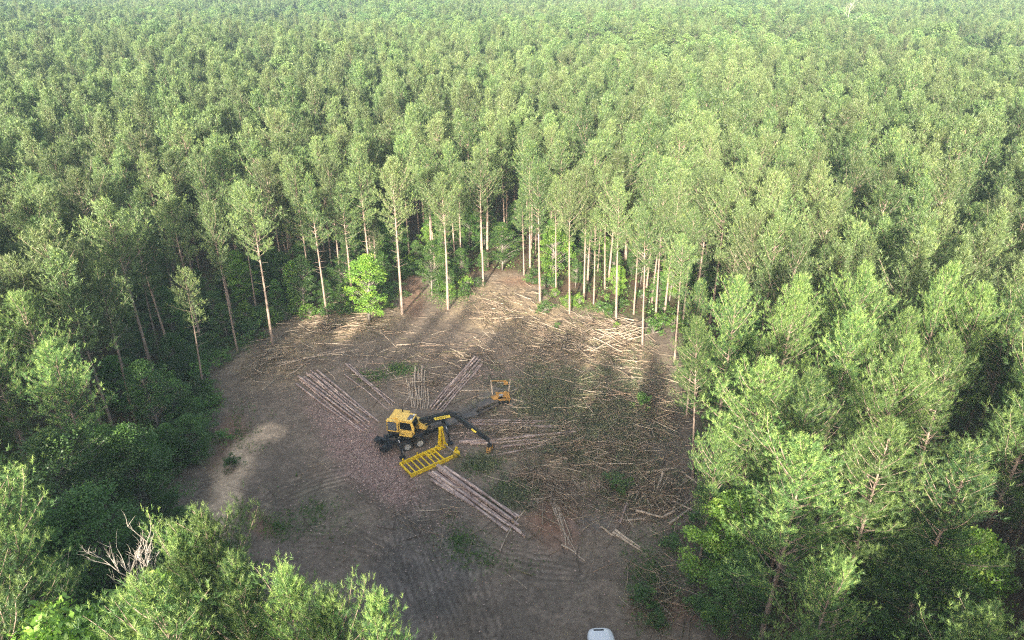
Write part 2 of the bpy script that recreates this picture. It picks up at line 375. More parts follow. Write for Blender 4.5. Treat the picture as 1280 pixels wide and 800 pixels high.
#@@GROUND
# ------------------------------------------------------------------ ground
random.seed(7); rng = np.random.default_rng(7)
def vnoise(x, y, s, seed=0):
    """cheap smooth value noise"""
    x = x / s + seed * 17.13; y = y / s + seed * 9.71
    xi = np.floor(x).astype(int); yi = np.floor(y).astype(int); fx = x - xi; fy = y - yi
    fx = fx * fx * (3 - 2 * fx); fy = fy * fy * (3 - 2 * fy)
    def h(a, b):
        n = (a * 374761393 + b * 668265263 + seed * 144665) & 0x7fffffff
        n = (n ^ (n >> 13)) * 1274126177 & 0x7fffffff
        return ((n ^ (n >> 16)) & 0xffff) / 65535.0
    return (h(xi, yi) * (1 - fx) + h(xi + 1, yi) * fx) * (1 - fy) + (h(xi, yi + 1) * (1 - fx) + h(xi + 1, yi + 1) * fx) * fy
def fbm(x, y, s, seed=0): return (vnoise(x, y, s, seed) + 0.5 * vnoise(x, y, s / 2, seed + 1) + 0.25 * vnoise(x, y, s / 4, seed + 2)) / 1.75
def terrain(x, y):
    r = np.sqrt(x * x + y * y)
    k = np.clip((r - 140) / 200, 0, 1)
    return k * ((fbm(x, y, 160, 5) - 0.5) * 9)
CLEAR_PX = [(232, 665), (222, 610), (250, 560), (282, 505), (262, 480), (262, 452), (300, 436), (352, 402), (405, 397), (500, 388), (508, 352), (530, 340),
            (545, 372), (590, 372), (606, 346), (650, 345), (690, 378), (760, 398), (835, 412), (846, 470), (860, 560), (872, 610), (830, 665), (845, 720), (880, 800)]
CLEAR = [tuple(G(u, v)[:2]) for u, v in CLEAR_PX] + [(15, 30), (13, 18), (-6, 18), (-10, 26), (-16, 34), (-21, 42)]
CL = np.array(CLEAR)
def inside(x, y):
    x = np.asarray(x, float); y = np.asarray(y, float); c = np.zeros(x.shape, bool); n = len(CL)
    for i in range(n):
        x1, y1 = CL[i]; x2, y2 = CL[(i + 1) % n]
        if y1 == y2: continue
        c ^= ((y1 > y) != (y2 > y)) & (x < (x2 - x1) * (y - y1) / (y2 - y1) + x1)
    return c
def edge_dist(x, y):
    x = np.asarray(x, float); y = np.asarray(y, float); d = np.full(x.shape, 1e9); n = len(CL)
    for i in range(n):
        a = CL[i]; b = CL[(i + 1) % n]; ab = b - a; L2 = ab @ ab
        t = np.clip(((x - a[0]) * ab[0] + (y - a[1]) * ab[1]) / L2, 0, 1)
        d = np.minimum(d, np.hypot(x - a[0] - t * ab[0], y - a[1] - t * ab[1]))
    return d
def seg_dist(x, y, pts):
    d = np.full(x.shape, 1e9)
    for a, b in zip(pts[:-1], pts[1:]):
        a = np.array(a[:2]); b = np.array(b[:2]); ab = b - a; t = np.clip(((x - a[0]) * ab[0] + (y - a[1]) * ab[1]) / (ab @ ab), 0, 1)
        d = np.minimum(d, np.hypot(x - a[0] - t * ab[0], y - a[1] - t * ab[1]))
    return d
def px_line(pts): return [G(u, v) for u, v in pts]
def sstep(a, b, x): t = np.clip((x - a) / (b - a), 0, 1); return t * t * (3 - 2 * t)

# paths of wheels over the yard: (pixels, half width, spacing of the two ruts)
TRACKS = [([(470, 610), (492, 650), (510, 700), (530, 760), (552, 830)], 0), ([(520, 620), (545, 680), (572, 740), (610, 810)], 0),
          ([(495, 625), (520, 690), (545, 750), (575, 830)], 0),
          ([(520, 790), (500, 720), (470, 688), (430, 672), (380, 670)], 1), ([(470, 620), (440, 590), (400, 600), (350, 620)], 1),
          ([(610, 790), (590, 720), (600, 690), (660, 705), (720, 715)], 1)]
def ground_fields(x, y):
    """base colour (n,3) and height of the soil"""
    u, v, dep = P(x, y); wob = (fbm(x, y, 2.6, 11) - 0.5)
    def blob(cx, cy, rx, ry, ang=0.0, soft=0.45):
        ca, sa = math.cos(R(ang)), math.sin(R(ang)); dx = u - cx; dy = v - cy
        a = (dx * ca + dy * sa) / rx; b = (-dx * sa + dy * ca) / ry
        return 1 - sstep(1 - soft, 1 + soft, np.sqrt(a * a + b * b) + wob * 0.9)
    n1 = fbm(x, y, 3.5, 1); n2 = fbm(x, y, 1.1, 2); n3 = fbm(x, y, 0.4, 3)
    def mix(c, m, col): return c * (1 - m[:, None]) + np.array(col) * m[:, None]
    c = np.tile(np.array((0.200, 0.155, 0.118)), (len(x), 1))
    c = mix(c, sstep(0.42, 0.62, n1) * 0.5, (0.145, 0.117, 0.095))
    c = mix(c, sstep(0.5, 0.68, n2) * 0.5, (0.28, 0.215, 0.165))
    # wooded floor
    ins = inside(x, y); ed = edge_dist(x, y); out = np.where(ins, 0, sstep(0, 3, ed))
    fl = np.tile(np.array((0.12, 0.080, 0.055)), (len(x), 1)); fl = mix(fl, sstep(0.45, 0.6, n1) * 0.6, (0.085, 0.095, 0.045))
    c = c * (1 - out[:, None]) + fl * out[:, None]
    # red clay
    for b in [(325, 655, 26, 14, 40), (513, 368, 14, 32, -15), (835, 765, 40, 22, 0), (700, 655, 40, 12, 10), (655, 352, 30, 7, 0), (290, 560, 22, 40, 20), (700, 650, 30, 40, 0)]:
        c = mix(c, blob(*b) * 0.5, (0.27, 0.145, 0.095))
    # pale worn track on the left
    pl = px_line([(262, 690), (268, 645), (284, 600), (302, 566), (336, 540)])
    d = seg_dist(x, y, pl) + wob * 1.8
    c = mix(c, (1 - sstep(0.6, 2.3, d)) * (0.6 + 0.5 * sstep(.3, .6, n2)), (0.62, 0.455, 0.31))
    # bark litter, pinkish, in front of the loader
    m = np.maximum(blob(455, 568, 62, 32, 38), blob(490, 600, 42, 26, 30)); m = np.maximum(m, blob(420, 530, 40, 18, 35) * 0.7)
    c = mix(c, m * (0.35 + 0.65 * sstep(0.3, 0.65, n3)), (0.31, 0.205, 0.175))
    # straw coloured slash litter at the far side and along the right
    for b in [(420, 408, 75, 22, -4, .4), (700, 425, 90, 42, 12, .5), (620, 385, 60, 30, 0, .6), (760, 440, 45, 30, 20, .5), (735, 585, 90, 26, 0, .6), (345, 455, 50, 25, -20, .6)]:
        c = mix(c, blob(*b[:5], soft=b[5]) * (0.12 + 0.65 * sstep(0.40, 0.62, n3 * .5 + n2 * .5)), (0.36, 0.27, 0.165))
    # weeds and green slash
    for b in [(700, 500, 85, 40, 5, .6, .6), (790, 500, 50, 45, 0, .5, .4), (570, 672, 40, 26, 20, .4, .35), (350, 655, 40, 22, 0, .4, .3), (600, 700, 50, 14, 10, .4, .25), (640, 615, 30, 18, 0, .5, .6),
              (503, 463, 22, 8, 0, .4, .5), (400, 640, 50, 30, 20, .4, .25), (815, 720, 30, 50, 0, .5, .6), (600, 580, 40, 14, 0, .5, .5)]:
        c = mix(c, blob(*b[:5], soft=.85) * b[6] * .8 * sstep(0.38, 0.62, n2 * 0.6 + n3 * 0.4), (0.095, 0.135, 0.06))
    # grey ash, grey mud with a darker strip along the drawbar, churned dark soil
    c = mix(c, blob(818, 545, 30, 32, 0, .6) * 0.55, (0.17, 0.16, 0.15)); c = mix(c, blob(735, 655, 22, 10, 0, .6) * 0.6, (0.2, 0.185, 0.17))
    c = mix(c, blob(595, 510, 42, 9, -32, .4) * 0.8, (0.19, 0.17, 0.15)); c = mix(c, blob(580, 520, 40, 6, -32, .4) * 0.4, (0.07, 0.06, 0.05))
    c = mix(c, blob(530, 715, 58, 95, 20, .4) * 0.6, (0.135, 0.120, 0.108))
    # wheel ruts
    z = (n1 - 0.5) * 0.16 + (n2 - 0.5) * 0.07 + (n3 - 0.5) * 0.035
    for pts, kind in TRACKS:
        d = seg_dist(x, y, px_line(pts)) + (vnoise(x, y, 6, 21) - .5) * 0.5
        k = (1 - sstep(1.5, 2.1, d)) if kind == 0 else (1 - sstep(1.2, 1.5, d))
        lines = (0.5 + 0.5 * np.cos(d * (14 if kind == 0 else 11) + 5 * vnoise(x, y, 3.5, 31) + 2.5 * vnoise(x, y, 1.1, 33))) * (0.25 + 1.1 * vnoise(x, y, 1.7, 35))
        c = c * (1 + (k * (lines - 0.45) * (0.55 if kind == 0 else 0.65) * (0.4 + 0.9 * n2))[:, None])
        z -= k * lines * 0.07
    c = c * (0.78 + 0.44 * n3)[:, None]
    return c, z * np.where(ins, 1, np.clip(1 - ed / 6, 0.3, 1))

def ground_material():
    m, t, out = new_mat('soil')
    at = N(t, 'ShaderNodeAttribute', attribute_name='tint'); tc = N(t, 'ShaderNodeTexCoord')
    a = noise(t, 3.0, 6, tc.outputs['Object'], 0.75); b = noise(t, 14.0, 4, tc.outputs['Object'], 0.7); e = noise(t, 0.9, 4, tc.outputs['Object'], 0.6)
    c = mixc(t, 1.0, at.outputs['Color'], (1, 1, 1), 'MULTIPLY')
    mr = t.nodes.new('ShaderNodeMapRange'); mr.inputs[1].default_value = 0.3; mr.inputs[2].default_value = 0.7; mr.inputs[3].default_value = 0.62; mr.inputs[4].default_value = 1.42; t.links.new(a, mr.inputs[0])
    vm = t.nodes.new('ShaderNodeVectorMath'); vm.operation = 'SCALE'; t.links.new(c, vm.inputs[0]); t.links.new(mr.outputs[0], vm.inputs['Scale'])
    c = mixc(t, N_mul(t, ramp(t, b, 0.56, 0.74), 0.55), vm.outputs[0], (0.36, 0.29, 0.23))
    c = mixc(t, N_mul(t, ramp(t, e, 0.55, 0.75), 0.3), c, (0.075, 0.06, 0.05))
    p = N(t, 'ShaderNodeBsdfPrincipled', i_Roughness=1.0); p.inputs['Specular IOR Level'].default_value = 0.05
    t.links.new(c, p.inputs['Base Color'])
    bp = N(t, 'ShaderNodeBump', i_Strength=0.8, i_Distance=0.06); t.links.new(a, bp.inputs['Height']); t.links.new(bp.outputs[0], p.inputs['Normal'])
    t.links.new(p.outputs[0], out.inputs[0]); return m
M_SOIL = ground_material()
def axis(lo, hi, fine_lo, fine_hi, fine, coarse_n):
    a = lo + (fine_lo - lo) * (1 - np.linspace(1, 0, coarse_n, endpoint=False) ** 2.2)
    c = fine_hi + (hi - fine_hi) * np.linspace(0, 1, coarse_n + 1)[1:] ** 2.2
    return np.concatenate([a, np.arange(fine_lo, fine_hi, fine), [fine_hi], c])
xs = axis(-2400, 2400, -34, 30, 0.17, 46); ys = axis(-1400, 3600, 17, 103, 0.17, 46)
X, Y = np.meshgrid(xs, ys); x = X.ravel(); y = Y.ravel()
gc, gz = ground_fields(x, y); z = gz + terrain(x, y)
nx, ny = len(xs), len(ys); idx = np.arange(nx * ny).reshape(ny, nx)
fc = np.stack([idx[:-1, :-1], idx[:-1, 1:], idx[1:, 1:], idx[1:, :-1]], -1).reshape(-1, 4)
tag(link('ground', mesh_np('ground', np.stack([x, y, z], 1), fc, 4, [M_SOIL], attr=gc, smooth=True)), kind='structure')

def gz_at(x, y):
    c, zz = ground_fields(np.array([float(x)]), np.array([float(y)])); return float(zz[0] + terrain(np.array([float(x)]), np.array([float(y)]))[0])

#@@TREES
# ------------------------------------------------------------------ the trees one can point at
random.seed(21)
def pine(bpx, tpx, key, label, group=None, name='pine_tree', wide=1.0, cat='pine tree'):
    b = G(*bpx); t = atY(tpx[0], tpx[1], b.y); b.z = gz_at(b.x, b.y) - 0.05
    taken.append((b.x, b.y)); return place_tree(key, name, b, t, label=label, group=group, wide=wide, cat=cat)
taken = []; yng = []
pine((255, 492), (231, 338), ('slim', 0), 'short slender pale pine leaning out alone at the left rim of the clearing', wide=1.0)
pine((218, 458), (160, 268), ('edge', 0), 'tall pine with bare lower trunk just left of the small slender pine')
pine((297, 440), (260, 256), ('edge', 1), 'narrow pale-trunked pine next right of the small slender pine', wide=0.8)
pine((322, 398), (296, 232), ('edge', 2), 'pine set slightly back between two straight trunks at the left far rim', wide=.8)
pine((341, 432), (312, 238), ('edge', 3), 'pine with long bare pale trunk at the left end of the straw litter')
pine((409, 396), (385, 222), ('edge', 0), 'leaning pine standing close left of the bright yellow-green broadleaf tree', wide=.9)
pine((503, 393), (489, 200), ('edge', 1), 'tall pine on the red clay just right of the bright yellow-green tree')
pine((560, 387), (553, 220), ('edge', 2), 'full-crowned pine between the two openings at the far rim', wide=1.12)
pine((604, 357), (600, 192), ('edge', 3), 'straight pine at the left post of the trail opening', wide=.9)
pine((655, 344), (652, 238), ('edge', 0), 'smaller pine at the far end of the trail opening', wide=.95)
pine((675, 377), (672, 208), ('edge', 1), 'round-topped pine on the right side of the trail opening')
pine((695, 369), (694, 222), ('edge', 2), 'thin-trunked pine just behind the round-topped pine right of the trail', wide=.75)
pine((712, 392), (712, 220), ('edge', 3), 'straight pine with reddish trunk at the corner of the straw litter', wide=.85)
pine((730, 375), (733, 210), ('edge', 0), 'pine standing close right behind the straight reddish-trunked corner pine', wide=.9)
pine((742, 380), (745, 262), ('slim', 1), 'short thin pine squeezed between tall trunks right of the trail')
pine((756, 362), (757, 210), ('edge', 2), 'pine set back behind the thin short pine right of the trail', wide=.85)
pine((770, 401), (774, 226), ('edge', 1), 'pine directly behind the crossed heap of pale poles', wide=.95)
pine((792, 393), (800, 262), ('slim', 0), 'narrow pine between two taller trunks behind the heap of pale poles')
pine((803, 433), (806, 266), ('edge', 3), 'pine standing furthest forward at the right end of the heap of pale poles', wide=.9)
pine((819, 404), (830, 238), ('edge', 0), 'dark pine behind the forward pine at the right end of the pole heap')
pine((853, 411), (868, 262), ('edge', 2), 'last trunk to the right on the far rim, half in shade')
pine((866, 598), (870, 402), ('near', 4), 'lone open-crowned pine leaning over the right rim beside the leaning logs', wide=0.85)
pine((172, 540), (118, 330), ('edge', 3), 'pine with thin bare bleached trunk rising from the dark bushes on the left', wide=.85)
pine((843, 452), (854, 296), ('edge', 1), 'pine leaning at the right far corner above the leaning grey poles')
pine((858, 520), (876, 352), ('near', 0), 'dense dark pine just beyond the lone open-crowned pine at the right rim', wide=.8)
# tops of close trees, given at their pixel and height
def by_top(u, v, h, key, label, group=None, name='pine_tree', wide=1.0, cat='pine tree', lean=0.0):
    p = G(u, v, h); b = Vector((p.x + lean, p.y, 0)); b.z = gz_at(b.x, b.y) - 0.05
    taken.append((b.x, b.y)); return place_tree(key, name, b, p, label=label, group=group, wide=wide, cat=cat)
by_top(925, 352, 19.5, ('near', 0), 'pine whose tip stands next behind the lone open-crowned pine on the right')
by_top(1000, 348, 20, ('near', 1), 'second pine from the right rim, its tip level with the tip behind the lone pine')
by_top(958, 452, 19, ('near', 2), 'bushy pine at the right rim with yellow-green lower sprays', wide=1.1)
by_top(1008, 556, 18.5, ('near', 3), 'largest round pine crown at the lower right rim of the clearing', wide=1.25)
by_top(905, 520, 15, ('near', 1), 'lower yellow-green pine crown at the right rim above the dark shrubs', wide=.85)
by_top(1140, 425, 20, ('near', 2), 'pine with upright plume in the right stand behind the two trunks on bare earth')
by_top(1118, 532, 19.5, ('near', 4), 'pine with visible reddish trunk standing on bare earth at lower right', wide=1.05)
by_top(1215, 558, 19, ('near', 0), 'broad pine crown near the lower right corner of the stand', wide=1.2)
by_top(1235, 772, 17, ('near', 3), 'pine whose tip only just rises over the bottom right corner')
by_top(1020, 470, 19.5, ('near', 1), 'pine filling the gap behind the largest round crown on the right')
by_top(1070, 395, 19.5, ('near', 4), 'pine crown framed by darker gaps two rows behind the largest round crown', wide=1.05)
by_top(358, 722, 20, ('near', 0), 'closest pine at lower left with candle-like pale tips beside the yard', wide=.82)
by_top(250, 640, 20, ('near', 2), 'pine at lower left whose plume reaches over the pale worn track', wide=.85)
by_top(290, 700, 20, ('near', 1), 'pine crown between the two tallest plumes at the lower left', wide=.8)
by_top(470, 748, 20, ('near', 4), 'lowest reaching pine top at the bottom edge left of the wheel tracks', wide=0.7)
by_top(410, 755, 20, ('near', 3), 'pine crown along the bottom edge between the closest pine and the wheel tracks', wide=.75)
by_top(222, 668, 19, ('near', 3), 'pine tip just beyond the bare pale twigs at lower left', wide=.7)
by_top(92, 216, 21.5, ('edge', 1), 'pale-crowned pine of the left stand, furthest back of three leaning over the dark gap', wide=1.05)
by_top(132, 252, 21.5, ('edge', 2), 'pale-crowned pine leaning over the dark gap of the left stand, middle of three', wide=1.1)
by_top(48, 292, 21.5, ('edge', 3), 'pale-crowned pine near the left border above the dark gap, nearest of three', wide=1.1)
by_top(205, 226, 21, ('edge', 0), 'round-headed pine behind the tall pine with bare lower trunk on the left')
by_top(20, 372, 19, ('near', 3), 'pine with long pale leader at the left border of the picture', wide=1.0)
by_top(60, 430, 18, ('near', 0), 'full pine crown in front of the pale-leadered pine on the left', wide=1.15)
# broadleaf trees
B = 'broadleaf tree'
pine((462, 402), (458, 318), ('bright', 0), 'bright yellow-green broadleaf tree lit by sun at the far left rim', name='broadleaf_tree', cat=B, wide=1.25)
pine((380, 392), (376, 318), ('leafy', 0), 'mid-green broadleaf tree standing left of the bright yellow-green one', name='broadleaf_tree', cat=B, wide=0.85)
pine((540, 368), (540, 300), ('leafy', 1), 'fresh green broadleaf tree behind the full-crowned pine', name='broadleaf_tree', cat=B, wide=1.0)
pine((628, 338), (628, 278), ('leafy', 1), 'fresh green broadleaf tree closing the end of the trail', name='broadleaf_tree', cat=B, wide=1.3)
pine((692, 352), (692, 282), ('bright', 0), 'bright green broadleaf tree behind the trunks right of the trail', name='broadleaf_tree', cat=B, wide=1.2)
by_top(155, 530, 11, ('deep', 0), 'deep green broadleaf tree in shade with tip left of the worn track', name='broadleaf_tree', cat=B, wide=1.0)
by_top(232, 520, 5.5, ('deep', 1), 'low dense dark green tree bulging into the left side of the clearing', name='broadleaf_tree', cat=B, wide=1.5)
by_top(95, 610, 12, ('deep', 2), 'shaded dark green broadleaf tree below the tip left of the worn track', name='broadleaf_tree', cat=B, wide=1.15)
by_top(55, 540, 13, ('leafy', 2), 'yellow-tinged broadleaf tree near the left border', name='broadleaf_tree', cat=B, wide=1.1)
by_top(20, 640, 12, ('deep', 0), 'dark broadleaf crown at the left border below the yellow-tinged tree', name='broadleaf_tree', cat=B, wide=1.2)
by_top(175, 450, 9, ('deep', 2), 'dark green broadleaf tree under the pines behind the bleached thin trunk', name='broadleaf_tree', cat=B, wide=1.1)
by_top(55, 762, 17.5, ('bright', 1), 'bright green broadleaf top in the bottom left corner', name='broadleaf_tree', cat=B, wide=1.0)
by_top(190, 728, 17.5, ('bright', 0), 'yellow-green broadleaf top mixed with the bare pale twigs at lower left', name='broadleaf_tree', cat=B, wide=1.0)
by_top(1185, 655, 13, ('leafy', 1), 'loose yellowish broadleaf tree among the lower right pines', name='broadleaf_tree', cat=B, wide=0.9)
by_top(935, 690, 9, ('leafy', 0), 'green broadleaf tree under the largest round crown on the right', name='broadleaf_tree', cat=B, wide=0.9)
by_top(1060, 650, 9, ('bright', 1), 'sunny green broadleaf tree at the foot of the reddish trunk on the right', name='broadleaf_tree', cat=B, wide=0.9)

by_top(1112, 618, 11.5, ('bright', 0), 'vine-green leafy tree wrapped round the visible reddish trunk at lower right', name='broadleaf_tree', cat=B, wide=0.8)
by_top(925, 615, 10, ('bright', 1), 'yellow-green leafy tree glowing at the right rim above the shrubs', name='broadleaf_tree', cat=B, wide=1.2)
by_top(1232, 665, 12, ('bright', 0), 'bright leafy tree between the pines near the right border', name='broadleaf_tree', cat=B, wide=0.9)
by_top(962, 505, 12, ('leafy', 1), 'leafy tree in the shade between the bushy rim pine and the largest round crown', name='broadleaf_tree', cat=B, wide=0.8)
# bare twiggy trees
def bare_tree(name, base, H, seed, label, spread=0.5, cat='bare tree', n=16):
    rnd = random.Random(seed); r = empty(name, base); tag(r, label, cat); t = MB(); b = MB()
    t.tube([(0, 0, -0.1), (0.1, 0, H * 0.4), (0.05, 0.1, H * 0.75), (0, 0, H)], [0.12, 0.09, 0.05, 0.01], 6)
    def br(p, d, L, r0, lev):
        pts = [p]; k = 4
        for i in range(k):
            d = (d + Vector((rnd.uniform(-.2, .2), rnd.uniform(-.2, .2), rnd.uniform(-.02, .16)))).normalized(); pts.append(pts[-1] + d * L / k)
        b.tube(pts, [r0 * (1 - .75 * i / k) for i in range(k + 1)], 4, caps=False)
        if lev > 0:
            for i in range(5):
                j = rnd.randint(1, k); e = (d + Vector((rnd.uniform(-.8, .8), rnd.uniform(-.8, .8), rnd.uniform(-.2, .6)))).normalized()
                br(pts[j], e, L * rnd.uniform(.35, .6), r0 * .5, lev - 1)
    for i in range(n):
        az = rnd.uniform(0, 6.28); z = H * rnd.uniform(.62, .98); d = Vector((math.cos(az) * spread, math.sin(az) * spread, 0.8)).normalized()
        br(Vector((0.03, 0.03, z * .97)), d, H * rnd.uniform(.12, .24), 0.04, 2)
    t.build('trunk', M_DEAD, r, smooth=True); b.build('crown', M_DEAD, r)
    return r
p = G(165, 712, 15.6); taken.append((p.x, p.y)); bare_tree('bare_tree', (p.x, p.y, 0), 15.4, 3, 'bare tree with pale twiggy top among green crowns at lower left', 0.35, n=12)
p = G(48, 770, 12.5); bare_tree('bare_tree', (p.x - .6, p.y, 0), 13, 5, 'small bare pale twigs poking above the bright crown in the bottom left corner', 0.6, n=12)
p = G(1062, 12, 21); taken.append((p.x, p.y)); r_ = bare_tree('dead_tree', (p.x, p.y, float(terrain(np.array([p.x]), np.array([p.y]))[0])), 24, 8, 'white dead snag sticking out of the far canopy', 0.4, cat='dead tree', n=5); r_.scale = (2.6, 2.6, 1)

# ------------------------------------------------------------------ the stand: every other tree
def grid_trees(x0, x1, y0, y1, sp, seed, skip=0.1):
    g = np.random.default_rng(seed); out = []
    ang = R(12); ca, sa = math.cos(ang), math.sin(ang); Rr = max(abs(x0), abs(x1), abs(y0), abs(y1)) * 1.5
    n = int(Rr / sp) + 1; i, j = np.meshgrid(np.arange(-n, n), np.arange(-n, n)); a = i.ravel() * sp; b = j.ravel() * sp * 0.95
    a = a + g.normal(0, sp * 0.2, a.shape); b = b + g.normal(0, sp * 0.2, b.shape)
    x = a * ca - b * sa; y = a * sa + b * ca
    k = (x > x0) & (x < x1) & (y > y0) & (y < y1) & (g.random(x.shape) > skip)
    return x[k], y[k]
tx, ty = grid_trees(-170, 170, -75, 230, 4.3, 3, 0.08)
k = ~(inside(tx, ty)); ed = edge_dist(tx, ty); k &= ed > 1.3
for (a, b) in taken: k &= np.hypot(tx - a, ty - b) > (4.3 if (a > 9 and b < 60) else 2.6)
# broadleaf belt of low trees left of the clearing
p1 = G(60, 590, 10); k &= ~(np.hypot((tx - p1.x - 1) / 8.5, (ty - p1.y) / 10.5) < 1)
# trail beyond the far rim and a thin spot on the right with bare earth
tr = px_line([(630, 360), (640, 330), (655, 322)]); k &= seg_dist(tx, ty, tr) > 2.2
pe = G(1060, 755); k &= ~(np.hypot((tx - pe.x) / 5.5, (ty - pe.y) / 3.5) < 1)
# canopy gaps
gap = fbm(tx, ty, 11, 44); k &= (gap > 0.33) | (ty < 30)
_u, _v, _ = P(tx, ty, 18.5); k &= ~((_u > 95) & (_u < 300) & (_v > 440) & (_v < 690) & (ty > 14))
tx, ty = tx[k], ty[k]
g = np.random.default_rng(5)
th = np.clip(g.normal(19.3, 1.5, len(tx)), 14.5, 22.5); th = np.where(g.random(len(tx)) < .07, g.uniform(12, 15, len(tx)), th); th = np.where(edge_dist(tx, ty) < 6, th * g.uniform(0.9, 1.02, len(tx)), th)
tu, tv, td = P(tx, ty, th); 
# inside this many pixels of the frame a crown shows
m = 40 + 3 * F / np.maximum(td, 1)
vis = (td > 5) & (tu > -m) & (tu < 1280 + m) & (tv > -m) & (tv < 800 + m * 2.4)
order = np.argsort(np.where(vis, np.hypot(np.hypot(tx, ty), CAM_H - th), 1e9))
N_IND = 300 - 48
ind = set(order[:N_IND].tolist())
random.seed(77)
ZONES = {'left': ('plantation pine crowded into the stand left of the clearing', 'pines of the stand left of the clearing'),
         'right': ('plantation pine crowded into the stand right of the clearing', 'pines of the stand right of the clearing'),
         'far': ('plantation pine crowded into the stand behind the far rim of the clearing', 'pines of the stand behind the far rim'),
         'near': ('pine in the near stand under the camera side of the yard', 'pines at the near side of the yard')}
tz = terrain(tx, ty)
for i in sorted(ind):
    x, y, h = float(tx[i]), float(ty[i]), float(th[i]); u, v = float(tu[i]), float(tv[i])
    d = math.hypot(x, y)
    zone = 'left' if (x < -14 and y < 78) else 'right' if (x > 10 and y < 82) else 'far' if y >= 60 else 'near'
    key = ('near', random.randrange(5)) if d < 62 else (('edge', random.randrange(4)) if float(edge_dist(np.array([x]), np.array([y]))[0]) < 4 else ('stand', random.randrange(8)))
    lean_ = Vector((random.gauss(0, .35), random.gauss(0, .35), h))
    place_tree(key, 'pine_tree', (x, y, tz[i] - 0.05), top=Vector((x, y, tz[i] - .05)) + lean_, label=ZONES[zone][0], group=ZONES[zone][1], cat='pine tree', wide=random.uniform(0.8, 1.08) if key[0] == 'near' else random.uniform(.85, 1.2))
rest = np.array([i for i in range(len(tx)) if i not in ind])
fx, fy, fh = tx[rest], ty[rest], th[rest]
# far forest
gx, gy = grid_trees(-560, 560, 60, 820, 4.6, 9, 0.10)
k = (gy > 0) & (np.abs(gx) < 0.80 * gy + 60) & ~((np.abs(gx) < 170) & (gy < 230)); gx, gy = gx[k], gy[k]
gp = fbm(gx, gy, 13, 61) > 0.34; gx, gy = gx[gp], gy[gp]
fx = np.concatenate([fx, gx]); fy = np.concatenate([fy, gy]); fh = np.concatenate([fh, np.where(g.random(len(gx)) < .1, g.uniform(12, 15.5, len(gx)), np.clip(g.normal(19.2, 1.6, len(gx)), 14.5, 23))])
fz = terrain(fx, fy); pu, pv, pd = P(fx, fy, fz + fh)
# broadleaf belts far off: a band of round pale crowns
belt = (((pv < 46 + 0.012 * pu - 22 * np.clip((640 - pu) / 640, 0, 1)) & (fbm(fx, fy, 60, 71) > 0.56)) | ((np.abs(pv - (24 + 14 * np.clip((pu - 1000) / 280, 0, 1))) < 9) & (pu > 700) & (fbm(fx, fy, 40, 72) > 0.50))
        | (fbm(fx, fy, 25, 75) > 0.76)) & (fy > 120)
g2 = np.random.default_rng(15); 
kind = np.where(belt, g2.integers(7, 10, len(fx)), g2.integers(0, 7, len(fx)))
thin_ = belt & (g2.random(len(fx)) < 0.60); keep = ~thin_
fx, fy, fz, fh, kind = fx[keep], fy[keep], fz[keep], fh[keep], kind[keep]

src = bpy.data.collections.new('forest_sources')
def joined(name, key):
    tme, cme, H = PROTO[key]
    nv1, nv2 = len(tme.vertices), len(cme.vertices)
    co = np.empty((nv1 + nv2) * 3, dtype=np.float32); tme.vertices.foreach_get('co', co[:nv1 * 3]); cme.vertices.foreach_get('co', co[nv1 * 3:])
    l1 = np.empty(len(tme.loops), dtype=np.int32); tme.loops.foreach_get('vertex_index', l1); l2 = np.empty(len(cme.loops), dtype=np.int32); cme.loops.foreach_get('vertex_index', l2)
    c1 = np.empty(len(tme.polygons), dtype=np.int32); tme.polygons.foreach_get('loop_total', c1); c2 = np.empty(len(cme.polygons), dtype=np.int32); cme.polygons.foreach_get('loop_total', c2)
    col = np.empty(nv2 * 4, dtype=np.float32); cme.color_attributes['tint'].data.foreach_get('color', col); col = col.reshape(-1, 4)[:, :3]
    me = mesh_np(name, co, np.concatenate([l1, l2 + nv1]), np.concatenate([c1, c2]), [tme.materials[0], cme.materials[0]],
                 midx=np.concatenate([np.zeros(len(c1)), np.ones(len(c2))]), attr=np.concatenate([np.full((nv1, 3), .5), col]))
    o = bpy.data.objects.new(name, me); src.objects.link(o); return H
for i in range(7): make_proto(('far', i), 'pine', M_NEEDLE, 20.0, seed=300 + i, cb=0.42, Rc=2.6 + .25 * (i % 4), dens=0.75, nb=7, tl=0.36, tw=0.075, stubs=0, tipbias=0.12)
Hs = [joined('source_%d' % i, ('far', i)) for i in range(7)] + [joined('source_%d' % (7 + i), ('round', i)) for i in range(3)]
Hs = np.array(Hs)
pm = bpy.data.meshes.new('distant_forest'); pm.vertices.add(len(fx)); pm.vertices.foreach_set('co', np.stack([fx, fy, fz - 0.05], 1).astype(np.float32).ravel())
for nm, ty_, dat in (('pick', 'INT', kind.astype(np.int32)), ('size', 'FLOAT', (fh / Hs[kind] * np.where(kind > 3, 1.0, 1.0)).astype(np.float32)), ('turn', 'FLOAT', g2.uniform(0, 6.283, len(fx)).astype(np.float32))):
    a = pm.attributes.new(nm, ty_, 'POINT'); a.data.foreach_set('value', dat)
fo = link('distant_forest', pm)
tag(fo, 'dense pine plantation canopy stretching to the hazy distance with round broadleaf crowns in it', 'forest', kind='stuff')
ng = bpy.data.node_groups.new('plant_forest', 'GeometryNodeTree')
ng.interface.new_socket('Geometry', in_out='INPUT', socket_type='NodeSocketGeometry'); ng.interface.new_socket('Geometry', in_out='OUTPUT', socket_type='NodeSocketGeometry')
gi = ng.nodes.new('NodeGroupInput'); go = ng.nodes.new('NodeGroupOutput')
